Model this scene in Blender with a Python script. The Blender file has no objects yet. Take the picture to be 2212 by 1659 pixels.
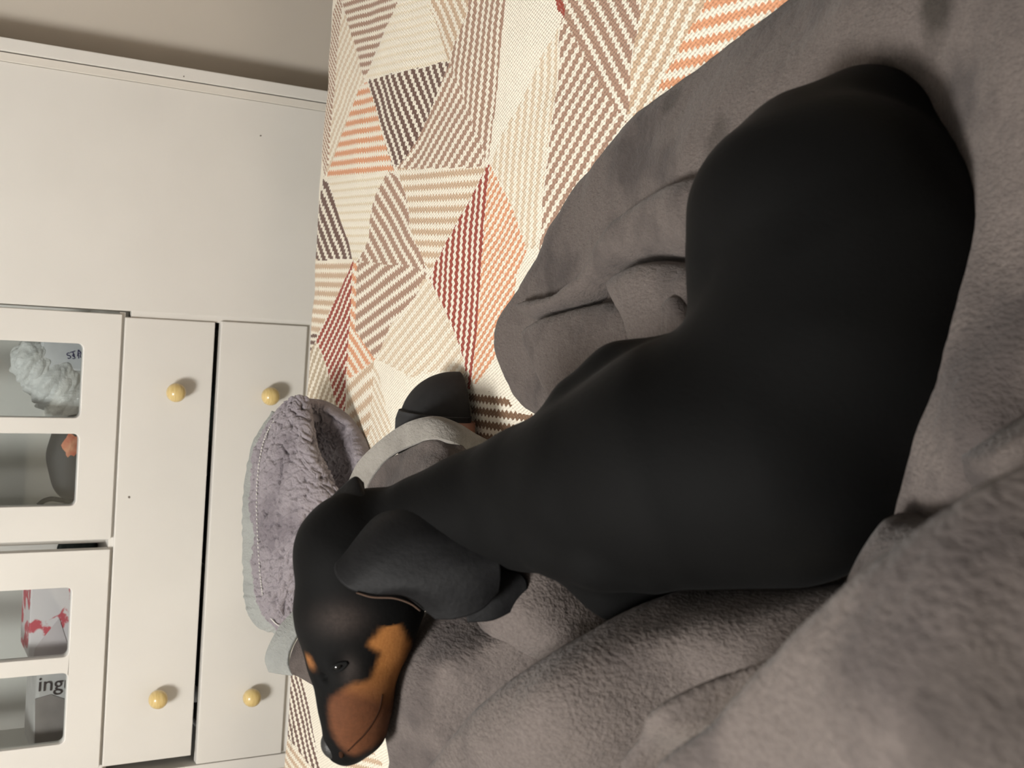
import bpy, bmesh, math, random
import numpy as np
from mathutils import Vector, Matrix

random.seed(4)
RNG = np.random.default_rng(7)
S = bpy.context.scene
COL = S.collection

# ------------------------------------------------------------------ camera
PITCH, ROLL, YAW = 0.52559, 0.03508, -0.07770
FPX, CAMZ = 2500.0, 1.17
Fw = np.array([math.sin(YAW) * math.cos(PITCH), math.cos(YAW) * math.cos(PITCH), -math.sin(PITCH)])
Rt = np.array([math.cos(YAW), -math.sin(YAW), 0.0])
Up = np.cross(Rt, Fw)
Rt, Up = math.cos(ROLL) * Rt + math.sin(ROLL) * Up, -math.sin(ROLL) * Rt + math.cos(ROLL) * Up
cd = bpy.data.cameras.new('camera')
cam = bpy.data.objects.new('camera', cd)
COL.objects.link(cam)
cd.sensor_fit = 'HORIZONTAL'
cd.sensor_width = 36.0
cd.lens = FPX / 2212.0 * 36.0
cd.clip_start = 0.02
M = Matrix.Identity(4)
for i in range(3):                      # the phone is held sideways: its own x axis points down in the room
    M[i][0] = -Up[i]
    M[i][1] = Rt[i]
    M[i][2] = -Fw[i]
M[2][3] = CAMZ
cam.matrix_world = M
cd.dof.use_dof = True
cd.dof.focus_distance = 1.25
cd.dof.aperture_fstop = 13.5
S.camera = cam

# ------------------------------------------------------------------ light
S.view_settings.view_transform = 'Standard'
S.view_settings.look = 'None'
S.view_settings.gamma = 1.0
S.view_settings.use_curve_mapping = False
S.view_settings.exposure = 0.0
world = bpy.data.worlds.new('world')
S.world = world
world.use_nodes = True
world.node_tree.nodes['Background'].inputs[0].default_value = (0.9, 0.93, 1.0, 1)
world.node_tree.nodes['Background'].inputs[1].default_value = 0.02


def lamp(name, loc, power, radius, color):
    l = bpy.data.lights.new(name, 'POINT')
    l.energy = power
    l.shadow_soft_size = radius
    l.color = color
    o = bpy.data.objects.new(name, l)
    o.location = loc
    COL.objects.link(o)
    return o


lamp('ceiling_light', (-0.80, 0.25, 2.20), 136, 0.20, (1.0, 0.98, 0.945))

# ------------------------------------------------------------------ helpers


def lin(c):
    return tuple(((v / 255.0 + 0.055) / 1.055) ** 2.4 if v / 255.0 > 0.04045 else v / 255.0 / 12.92 for v in c)


def ray(px, py):
    u = 1659.0 - py
    return ((u - 829.5) * Rt - (px - 1106.0) * Up + FPX * Fw) / FPX


CAMP = np.array([0, 0, CAMZ])


def onY(px, py, y):
    r = ray(px, py)
    return CAMP + r * (y / r[1])


def onZ(px, py, z):
    r = ray(px, py)
    return CAMP + r * ((z - CAMZ) / r[2])


def onD(px, py, d):
    return CAMP + ray(px, py) * d


def topix(P):
    """photo pixel of world points (used to find which coat marking a point of the dog belongs to)"""
    Q = np.asarray(P) - CAMP
    z = Q @ Fw
    return np.stack([1106.0 - (Q @ Up) / z * FPX,
                     1659.0 - (829.5 + (Q @ Rt) / z * FPX)], 1)


def srgb(c, a=1.0):
    return (*lin(c), a)


class Mat:
    """small wrapper to write node materials briefly"""

    def __init__(s, name, color=(200, 200, 200), rough=0.6, **kw):
        s.m = bpy.data.materials.new(name)
        s.m.use_nodes = True
        s.t = s.m.node_tree
        s.b = s.t.nodes['Principled BSDF']
        s.b.inputs['Base Color'].default_value = srgb(color)
        s.b.inputs['Roughness'].default_value = rough
        for k, v in kw.items():
            s.b.inputs[k.replace('_', ' ')].default_value = v

    def n(s, kind, **kw):
        nd = s.t.nodes.new(kind)
        for k, v in kw.items():
            setattr(nd, k, v)
        return nd

    def l(s, a, b):
        s.t.links.new(a, b)

    def coord(s, out='Object', scale=(1, 1, 1)):
        c = s.n('ShaderNodeTexCoord')
        mp = s.n('ShaderNodeMapping')
        mp.inputs['Scale'].default_value = scale
        s.l(c.outputs[out], mp.inputs['Vector'])
        return mp.outputs[0]

    def noise(s, vec, scale, detail=3.0, rough=0.5):
        nz = s.n('ShaderNodeTexNoise')
        nz.inputs['Scale'].default_value = scale
        nz.inputs['Detail'].default_value = detail
        nz.inputs['Roughness'].default_value = rough
        s.l(vec, nz.inputs['Vector'])
        return nz.outputs[0]

    def ramp(s, fac, stops):
        r = s.n('ShaderNodeValToRGB')
        el = r.color_ramp.elements
        while len(el) < len(stops):
            el.new(0.5)
        for e, (p, c) in zip(el, stops):
            e.position = p
            e.color = c
        s.l(fac, r.inputs[0])
        return r.outputs[0]

    def math(s, op, a, b=None, clamp=False):
        m = s.n('ShaderNodeMath', operation=op, use_clamp=clamp)
        for i, v in enumerate((a, b)):
            if v is None:
                continue
            if isinstance(v, (int, float)):
                m.inputs[i].default_value = v
            else:
                s.l(v, m.inputs[i])
        return m.outputs[0]

    def mix(s, fac, a, b, blend='MIX'):
        m = s.n('ShaderNodeMix', data_type='RGBA', blend_type=blend)
        for i, v in ((0, fac), (6, a), (7, b)):
            if isinstance(v, (int, float)):
                m.inputs[i].default_value = v
            elif isinstance(v, tuple):
                m.inputs[i].default_value = v
            else:
                s.l(v, m.inputs[i])
        return m.outputs[2]

    def bump(s, h, strength, dist):
        b = s.n('ShaderNodeBump')
        b.inputs['Strength'].default_value = strength
        b.inputs['Distance'].default_value = dist
        s.l(h, b.inputs['Height'])
        s.l(b.outputs[0], s.b.inputs['Normal'])

    def base(s, c):
        s.l(c, s.b.inputs['Base Color'])


def painted(name, c, var=6, rough=0.5, grain=900.0, bump=0.08):
    m = Mat(name, c, rough)
    v = m.coord()
    a = srgb(c)
    b = srgb(tuple(max(0, x - var) for x in c))
    m.base(m.ramp(m.noise(v, 6.0, 4), [(0.35, a), (0.7, b)]))
    m.bump(m.noise(v, grain, 2), bump, 0.0006)
    return m.m


def fleece(name, c, dark, sheen=0.09, dark_spots=()):
    m = Mat(name, c, 0.95)
    m.b.inputs['Sheen Weight'].default_value = sheen
    m.b.inputs['Sheen Roughness'].default_value = 0.45
    m.b.inputs['Specular IOR Level'].default_value = 0.1
    v = m.coord()
    n1 = m.noise(v, 11.0, 5, 0.6)
    n2 = m.noise(v, 420.0, 2)
    c1 = m.ramp(n1, [(0.36, srgb(dark)), (0.52, srgb(c))])
    c2 = m.mix(m.math('MULTIPLY', m.ramp(n2, [(0.35, (0, 0, 0, 1)), (0.65, (1, 1, 1, 1))]), 0.4), c1, srgb(dark))
    geo = m.n('ShaderNodeNewGeometry')
    for (p, r, k) in dark_spots:                 # darker spots in the pile, some of them brushed
        d = m.n('ShaderNodeVectorMath', operation='DISTANCE')
        m.l(geo.outputs['Position'], d.inputs[0])
        d.inputs[1].default_value = [float(x) for x in p]
        e = m.math('SUBTRACT', 1.0, m.math('DIVIDE', m.math('ADD', d.outputs['Value'], m.math('MULTIPLY', m.math('SUBTRACT', m.noise(v, 38.0, 4), 0.5), r * 1.3)), r), clamp=True)
        e = m.math('MULTIPLY', m.math('MULTIPLY', e, 2.2, clamp=True), k)
        c2 = m.mix(e, c2, srgb((40, 37, 32)))
    m.base(c2)
    v2 = m.coord(scale=(1, 0.55, 1))
    h = m.math('ADD', m.noise(v2, 330.0, 3, 0.6), m.math('MULTIPLY', m.noise(v, 90.0, 3), 0.6))
    m.bump(h, 0.8, 0.0024)
    return m.m


MAT = dict(
    white=painted('white_paint', (224, 221, 215), 5, 0.45, 700, 0.12),
    white_edge=painted('white_edging', (222, 217, 208), 5, 0.5),
    inside=painted('cabinet_inside', (214, 213, 210), 5, 0.6),
    wall=painted('wall_paint', (203, 195, 183), 4, 0.85, 400, 0.15),
    ceil=painted('ceiling_paint', (188, 186, 184), 3, 0.9),
    wall2=painted('wall_paint_beige', (128, 124, 119), 4, 0.85, 400, 0.15),
    floor=painted('floor_boards', (120, 92, 66), 18, 0.45),
    fleece=fleece('grey_fleece', (101, 93, 89), (75, 69, 67), 0.09, [(onZ(2040, 15, .612), 0.026, .75), (onZ(1452, 215, .55), 0.016, .35), (onZ(1560, 300, .58), 0.020, .4), (onZ(1950, 170, .60), .03, .4), (onZ(2160, 1560, .89), .034, .3)]),
    fleece_hem=fleece('grey_towelling', (150, 146, 139), (128, 124, 118), 0.2),
    binding=fleece('grey_binding', (158, 160, 156), (144, 146, 143), 0.15),
    sherpa=fleece('lilac_grey_sherpa', (150, 143, 147), (120, 113, 118), 0.2),
    dark_cloth=fleece('dark_cloth', (30, 32, 34), (16, 17, 19)),
)
m = Mat('varnished_pine', (216, 190, 128), 0.28)
m.b.inputs['Coat Weight'].default_value = 0.4
m.base(m.ramp(m.noise(m.coord(scale=(1, 1, 9)), 60, 4), [(0.3, srgb((205, 176, 112))), (0.7, srgb((224, 200, 142)))]))
MAT['pine'] = m.m
m = Mat('glass', (255, 255, 255), 0.02)
tr = m.n('ShaderNodeBsdfTransparent')
gl = m.n('ShaderNodeBsdfGlossy')
gl.inputs['Roughness'].default_value = 0.03
tr.inputs['Color'].default_value = (0.93, 0.95, 0.95, 1)
mx = m.n('ShaderNodeMixShader')
fr = m.n('ShaderNodeFresnel')
fr.inputs[0].default_value = 1.45
m.l(fr.outputs[0], mx.inputs[0])
m.l(tr.outputs[0], mx.inputs[1])
m.l(gl.outputs[0], mx.inputs[2])
m.l(mx.outputs[0], m.t.nodes['Material Output'].inputs[0])
MAT['glass'] = m.m


def plain(name, c, rough=0.6, var=10, scale=40, bump=0.2):
    m = Mat(name, c, rough)
    v = m.coord()
    m.base(m.ramp(m.noise(v, scale, 4), [(0.35, srgb(c)), (0.7, srgb(tuple(max(0, x - var) for x in c)))]))
    m.bump(m.noise(v, scale * 12, 2), bump, 0.0008)
    return m.m


def tag(o, label=None, cat=None, group=None, kind=None):
    if label:
        o['label'] = label
    if cat:
        o['category'] = cat
    if group:
        o['group'] = group
    if kind:
        o['kind'] = kind
    return o


def empty(name, loc, parent=None):
    o = bpy.data.objects.new(name, None)
    o.empty_display_size = 0.05
    o.location = [float(x) for x in loc]
    COL.objects.link(o)
    if parent:
        attach(o, parent)
    return o


def attach(o, parent):
    """parent without moving: everything is built in world coordinates (parents are never rotated)"""
    o.parent = parent
    off = Vector((0, 0, 0))
    q = parent
    while q:
        off += q.location
        q = q.parent
    o.location = Vector(o.location) - off


def mesh_obj(name, V, F, mat, parent=None, smooth=True):
    V = np.asarray(V, dtype=float)
    me = bpy.data.meshes.new(name)
    me.from_pydata(V.tolist(), [], [tuple(int(i) for i in f) for f in F])
    me.validate()
    if smooth:
        me.polygons.foreach_set('use_smooth', [True] * len(me.polygons))
    if mat:
        me.materials.append(mat)
    o = bpy.data.objects.new(name, me)
    COL.objects.link(o)
    if parent:
        attach(o, parent)
    return o


def bm_obj(name, bm, mat, parent=None, smooth=False):
    me = bpy.data.meshes.new(name)
    bmesh.ops.recalc_face_normals(bm, faces=bm.faces)
    bm.to_mesh(me)
    bm.free()
    if smooth:
        me.polygons.foreach_set('use_smooth', [True] * len(me.polygons))
    if mat:
        me.materials.append(mat)
    o = bpy.data.objects.new(name, me)
    COL.objects.link(o)
    if parent:
        attach(o, parent)
    return o


def box_bm(bm, lo, hi, bev=0.0):
    r = bmesh.ops.create_cube(bm, size=1.0)
    vs = r['verts']
    for v in vs:
        v.co = Vector([(lo[i] + hi[i]) / 2 + v.co[i] * (hi[i] - lo[i]) for i in range(3)])
    if bev > 0:
        es = list({e for v in vs for e in v.link_edges})
        bmesh.ops.bevel(bm, geom=es, offset=bev, segments=2, profile=0.6, affect='EDGES')


def box(name, lo, hi, mat, parent=None, bev=0.0015):
    bm = bmesh.new()
    box_bm(bm, lo, hi, bev)
    return bm_obj(name, bm, mat, parent)


def catmull(P, n):
    """open Catmull-Rom through rows of P (k,d) -> n samples"""
    P = np.asarray(P, float)
    k = len(P)
    t = np.linspace(0, k - 1 - 1e-9, n)
    i = np.floor(t).astype(int)
    f = (t - i)[:, None]
    E = np.concatenate([[2 * P[0] - P[1]], P, [2 * P[-1] - P[-2]]])
    a, b, c, d = E[i], E[i + 1], E[i + 2], E[i + 3]
    return 0.5 * (2 * b + (c - a) * f + (2 * a - 5 * b + 4 * c - d) * f ** 2 + (3 * b - a - 3 * c + d) * f ** 3)


def catmull_closed(P, m_):
    P = np.asarray(P, float)
    k = len(P)
    i = np.repeat(np.arange(k), m_)
    f = np.tile(np.arange(m_) / m_, k)[:, None]
    a, b, c, d = P[(i - 1) % k], P[i], P[(i + 1) % k], P[(i + 2) % k]
    return 0.5 * (2 * b + (c - a) * f + (2 * a - 5 * b + 4 * c - d) * f ** 2 + (3 * b - a - 3 * c + d) * f ** 3)


def surf(G, nu, nv):
    """bicubic surface through a grid of world points G[row][col]"""
    A = np.array([catmull(np.array(r, float), nv) for r in G])
    return np.stack([catmull(A[:, j], nu) for j in range(nv)], 1)


def grid_faces(nu, nv, off=0, wrap=False):
    i, j = np.meshgrid(np.arange(nu - 1), np.arange(nv if wrap else nv - 1), indexing='ij')
    j2 = (j + 1) % nv
    return (off + np.stack([i * nv + j, i * nv + j2, (i + 1) * nv + j2, (i + 1) * nv + j], -1)).reshape(-1, 4)


def grid_normals(Sf):
    du = np.gradient(Sf, axis=0)
    dv = np.gradient(Sf, axis=1)
    n = np.cross(du, dv)
    n /= np.linalg.norm(n, axis=2, keepdims=True) + 1e-12
    c = CAMP - Sf.reshape(-1, 3).mean(0)
    if (n.reshape(-1, 3) @ c).mean() < 0:
        n = -n
    return n


def hash2(i, j, s=0):
    h = np.sin(i * 127.1 + j * 311.7 + s * 74.7) * 43758.5453
    return h - np.floor(h)


def vnoise(x, y, s=0):
    i, j = np.floor(x), np.floor(y)
    fx, fy = x - i, y - j
    fx, fy = fx * fx * (3 - 2 * fx), fy * fy * (3 - 2 * fy)
    return ((hash2(i, j, s) * (1 - fx) + hash2(i + 1, j, s) * fx) * (1 - fy)
            + (hash2(i, j + 1, s) * (1 - fx) + hash2(i + 1, j + 1, s) * fx) * fy)


def worley(x, y, s=0):
    i, j = np.floor(x), np.floor(y)
    best = np.full(x.shape, 9.0)
    for a in (-1, 0, 1):
        for b in (-1, 0, 1):
            px_ = i + a + hash2(i + a, j + b, s)
            py_ = j + b + hash2(i + a, j + b, s + 5)
            best = np.minimum(best, (x - px_) ** 2 + (y - py_) ** 2)
    return np.sqrt(best)


def sheet(name, Sf, th, mat, parent=None, disp=None):
    """closed cloth from a surface grid: front, back and rim"""
    nu, nv = Sf.shape[:2]
    n = grid_normals(Sf)
    fr_ = Sf if disp is None else Sf + n * disp[..., None]
    bk = Sf - n * th
    V = np.concatenate([fr_.reshape(-1, 3), bk.reshape(-1, 3)])
    F1 = grid_faces(nu, nv)
    F2 = grid_faces(nu, nv, nu * nv)[:, ::-1]
    rim = ([(0, j) for j in range(nv)] + [(i, nv - 1) for i in range(1, nu)]
           + [(nu - 1, j) for j in range(nv - 2, -1, -1)] + [(i, 0) for i in range(nu - 2, 0, -1)])
    ids = [i * nv + j for i, j in rim]
    F3 = [(ids[k], ids[(k + 1) % len(ids)], ids[(k + 1) % len(ids)] + nu * nv, ids[k] + nu * nv) for k in range(len(ids))]
    o = mesh_obj(name, V, list(F1) + list(F2) + F3, mat, parent)
    bm = bmesh.new()
    bm.from_mesh(o.data)
    bmesh.ops.recalc_face_normals(bm, faces=bm.faces)
    bm.to_mesh(o.data)
    bm.free()
    return o


def inpoly(x, y, poly):
    r = np.zeros(x.shape, bool)
    n = len(poly)
    for k in range(n):
        x1, y1 = poly[k]
        x2, y2 = poly[(k + 1) % n]
        if y1 == y2:
            continue
        c = ((y1 > y) != (y2 > y)) & (x < (x2 - x1) * (y - y1) / (y2 - y1) + x1)
        r ^= c
    return r


def polysdf(x, y, poly):
    """signed distance (inside positive) and nearest point"""
    P = np.asarray(poly)
    best = np.full(x.shape, 1e9)
    nx, ny = np.zeros(x.shape), np.zeros(x.shape)
    for k in range(len(P)):
        a, b = P[k], P[(k + 1) % len(P)]
        e = b - a
        L = e @ e
        if L < 1e-14:
            continue
        t = np.clip(((x - a[0]) * e[0] + (y - a[1]) * e[1]) / L, 0, 1)
        qx, qy = a[0] + t * e[0], a[1] + t * e[1]
        d = (x - qx) ** 2 + (y - qy) ** 2
        mk = d < best
        best = np.where(mk, d, best)
        nx = np.where(mk, qx, nx)
        ny = np.where(mk, qy, ny)
    d = np.sqrt(best)
    return np.where(inpoly(x, y, P), d, -d), nx, ny


def tps(C, Z, x, y, lam=1e-4):
    C = np.asarray(C)
    Z = np.asarray(Z)
    n = len(C)

    def phi(r2):
        return np.where(r2 > 1e-12, r2 * np.log(np.maximum(r2, 1e-12)), 0)
    K = phi(((C[:, None] - C[None]) ** 2).sum(-1)) + lam * np.eye(n)
    Pm = np.concatenate([np.ones((n, 1)), C], 1)
    A = np.block([[K, Pm], [Pm.T, np.zeros((3, 3))]])
    w = np.linalg.solve(A, np.concatenate([Z, np.zeros(3)]))
    out = w[n] + w[n + 1] * x + w[n + 2] * y
    for i in range(n):
        out += w[i] * phi((x - C[i, 0]) ** 2 + (y - C[i, 1]) ** 2)
    return out


# ------------------------------------------------------------------ room
BX0, BX1, BY0, BY1 = -2.1, 1.9, -1.5, 2.27
tag(box('floor', (BX0, BY0, -0.1), (BX1, BY1, 0), MAT['floor'], bev=0), kind='structure')
tag(box('ceiling', (BX0, BY0, 2.45), (BX1, BY1, 2.55), MAT['ceil'], bev=0), kind='structure')
bm = bmesh.new()
box_bm(bm, (BX0, BY1, 0), (BX1, BY1 + 0.1, 2.45))
box_bm(bm, (0.3565, 2.046, 0), (BX1, BY1, 2.45))        # the wardrobe stands in an alcove
tag(bm_obj('wall_back', bm, MAT['wall']), kind='structure')
tag(box('wall_front', (BX0, BY0 - 0.1, 0), (BX1, BY0, 2.45), MAT['wall2'], bev=0), kind='structure')
tag(box('wall_left', (BX0 - 0.1, BY0, 0), (BX0, BY1, 2.45), MAT['wall2'], bev=0), kind='structure')
tag(box('wall_right', (BX1, BY0, 0), (BX1 + 0.1, BY1, 2.45), MAT['wall2'], bev=0), kind='structure')

# ------------------------------------------------------------------ wardrobe
WY = 1.98          # plane of the door and drawer fronts
WB = BY1 - 0.012   # back of the wardrobe
WT = 1.86
ward = tag(empty('wardrobe', (-0.25, 2.1, 0)),
           'white painted wardrobe with two glass doors above drawers and a plain tall panel', 'wardrobe')
bm = bmesh.new()
box_bm(bm, (0.3335, WY - 0.004, 0), (0.354, WB, WT), 0.0015)            # right side board
box_bm(bm, (-0.876, WY - 0.002, 0), (-0.8495, WB, WT), 0.0015)          # left side board
box_bm(bm, (-0.0665, WY + 0.006, 0), (-0.04, WY + 0.016, 0.755), 0.0005)
box_bm(bm, (-0.058, WY + 0.022, 0), (-0.04, WB, WT), 0.001)             # middle board
box_bm(bm, (-0.876, WY, WT), (0.354, WB, WT + 0.02), 0.0015)            # top
box_bm(bm, (-0.8495, WB - 0.006, 0.03), (0.3335, WB, WT), 0)            # back panel
box_bm(bm, (-0.8495, WY + 0.007, 0.764), (-0.058, WY + 0.022, 0.773), 0.0005)
box_bm(bm, (-0.8495, WY + 0.007, 0.436), (-0.058, WY + 0.022, 0.4505), 0.0005)
box_bm(bm, (-0.8495, WY + 0.022, 0.755), (-0.058, WB - 0.006, 0.773), 0.001)   # board under the glass cupboards
box_bm(bm, (-0.8495, WY + 0.03, 1.55), (-0.058, WB - 0.006, 1.566), 0.001)     # shelf
box_bm(bm, (-0.451, WY + 0.035, 0.773), (-0.441, WB - 0.006, WT), 0)    # partition
box_bm(bm, (-0.8495, WY + 0.02, 0.06), (0.3335, WB - 0.006, 0.08), 0.001)
bm_obj('carcass', bm, MAT['white'], ward)
box('edge_strip', (0.3185, WY - 0.0005, 0.02), (0.332, WY + 0.02, WT), MAT['white_edge'], ward, 0.0012)
pan = box('tall_panel', (-0.0555, WY + 0.002, 0.05), (0.3182, WY + 0.02, WT - 0.003), MAT['white'], ward, 0.0015)


def rounded(cx0, cx1, z0, z1, r, n=6):
    pts = []
    for (x, z, a0) in ((cx1 - r, z1 - r, 0), (cx0 + r, z1 - r, 90), (cx0 + r, z0 + r, 180), (cx1 - r, z0 + r, 270)):
        for k in range(n + 1):
            a = math.radians(a0 + 90 * k / n)
            pts.append((x + r * math.cos(a), z + r * math.sin(a)))
    return pts


def glass_door(x0, x1, openings, z0, z1, y0, hinge_shift):
    """door frame with two lights cut out of it, each with its own pane"""
    bm = bmesh.new()
    outer = [(x0, z0), (x1, z0), (x1, z1), (x0, z1)]
    edges = []

    def loop(pts):
        vs = [bm.verts.new((x, y0, z)) for x, z in pts]
        for k in range(len(vs)):
            edges.append(bm.edges.new((vs[k], vs[(k + 1) % len(vs)])))
    loop(outer)
    for (a, b) in openings:
        loop(rounded(a, b, 0.829, z1 - 0.055, 0.0095))
    r = bmesh.ops.triangle_fill(bm, use_beauty=True, edges=edges)
    faces = [f for f in bm.faces]
    # triangle_fill fills holes too when told nothing: drop faces inside an opening
    for f in list(bm.faces):
        c = f.calc_center_median()
        for (a, b) in openings:
            if a < c.x < b and 0.829 < c.z < z1 - 0.055 and all(a - 1e-5 <= v.co.x <= b + 1e-5 and 0.8289 <= v.co.z <= z1 - 0.0549 for v in f.verts):
                bm.faces.remove(f)
                break
    ex = bmesh.ops.extrude_face_region(bm, geom=list(bm.faces))
    for v in ex['geom']:
        if isinstance(v, bmesh.types.BMVert):
            v.co.y += 0.019
    d = bm_obj('glass_door', bm, MAT['white'], ward)
    bv = d.modifiers.new('edge', 'BEVEL')
    bv.width = 0.0013
    bv.segments = 2
    bv.limit_method = 'ANGLE'
    bv.angle_limit = 1.0
    for (a, b) in openings:
        box('pane', (a - 0.004, y0 + 0.009, 0.825), (b + 0.004, y0 + 0.0125, z1 - 0.05), MAT['glass'], d, 0)
    return d


glass_door(-0.438, -0.0615, [(-0.235, -0.113), (-0.380, -0.261)], 0.7705, 1.80, WY - 0.001, 0)
glass_door(-0.830, -0.4545, [(-0.633, -0.516), (-0.781, -0.660)], 0.7715, 1.80, WY - 0.004, 0)


def knob(x, y, z, parent):
    prof = [(0.0, -0.0185), (0.004, -0.0181), (0.008, -0.0168), (0.0118, -0.0142), (0.0146, -0.0105), (0.0160, -0.006),
            (0.0162, -0.002), (0.0150, 0.003), (0.0125, 0.0068), (0.0095, 0.0092), (0.0078, 0.0115), (0.0075, 0.0175)]
    n = 28
    V = [(x + r * math.cos(2 * math.pi * k / n), y - 0.0175 + h, z + r * math.sin(2 * math.pi * k / n)) for r, h in prof for k in range(n)]
    return mesh_obj('knob', V, grid_faces(len(prof), n, 0, True), MAT['pine'], parent)


def drawer(x0, x1, z0, z1, y, knobs):
    d = box('drawer', (x0, y, z0), (x1, y + 0.018, z1), MAT['white'], ward, 0.0018)
    bm = bmesh.new()
    box_bm(bm, (x0 + 0.02, y + 0.018, z0 + 0.012), (x0 + 0.032, y + 0.22, z1 - 0.03))
    box_bm(bm, (x1 - 0.032, y + 0.018, z0 + 0.012), (x1 - 0.02, y + 0.22, z1 - 0.03))
    box_bm(bm, (x0 + 0.032, y + 0.018, z0 + 0.012), (x1 - 0.032, y + 0.22, z0 + 0.018))
    bm_obj('drawer_box', bm, MAT['inside'], d)
    for (kx, kz) in knobs:
        knob(kx, y, kz, d)
    return d


drawer(-0.831, -0.066, 0.6155, 0.7655, WY, [(-0.187, 0.681), (-0.7155, 0.683)])
drawer(-0.8485, -0.0635, 0.4495, 0.6055, WY - 0.001, [(-0.189, 0.517), (-0.730, 0.518)])
drawer(-0.842, -0.0635, 0.29, 0.438, WY, [(-0.189, 0.365), (-0.725, 0.365)])
drawer(-0.842, -0.0635, 0.10, 0.28, WY, [(-0.189, 0.19), (-0.725, 0.19)])

# two scuffs and three small dents in the white paint
def speck(px, py, y, r):
    c = onY(px, py, y)
    n = 10
    V = [(c[0] + r * math.cos(2 * math.pi * k / n) * random.uniform(.7, 1.2), c[1] - 0.0004, c[2] + r * math.sin(2 * math.pi * k / n) * random.uniform(.7, 1.2)) for k in range(n)]
    V += [(v[0], v[1] + 0.0008, v[2]) for v in V]
    return mesh_obj('paint_chip', V, [tuple(range(n))] + [(k, (k + 1) % n, n + (k + 1) % n, n + k) for k in range(n)],
                    plain('chipped_paint', (120, 112, 104), 0.8), ward, False)


speck(563, 293, WY + 0.002, 0.0016)
speck(397, 165, WY - 0.004, 0.0012)
speck(279, 1074, WY, 0.0024)

# ------------------------------------------------------------------ bed
bed = tag(empty('bed', (-0.2, 0.6, 0)), 'bed with a cream bedspread patterned in brown, orange and red striped patches', 'bed')
BW0, BW1, BEDZ, BEDY = -1.15, 0.80, 0.50, 1.845
box('mattress', (BW0 + 0.02, -1.1, 0.24), (BW1 - 0.02, BEDY - 0.025, 0.485), plain('mattress_ticking', (225, 220, 210)), bed, 0.03)
box('bed_base', (BW0 + 0.04, -1.08, 0.06), (BW1 - 0.04, BEDY - 0.06, 0.24), plain('bed_base_cloth', (120, 110, 100)), bed, 0.01)
for sx in (BW0 + 0.1, BW1 - 0.1):
    for sy in (-1.0, BEDY - 0.15):
        box('leg', (sx - 0.025, sy - 0.025, 0), (sx + 0.025, sy + 0.025, 0.06), MAT['pine'], bed, 0.004)

DB, MB, TN, LT, OR_, RD, CR = (112, 86, 76), (172, 140, 120), (205, 178, 150), (221, 203, 178), (222, 160, 122), (158, 74, 60), (232, 222, 200)
KH = (190, 172, 146)
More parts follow.
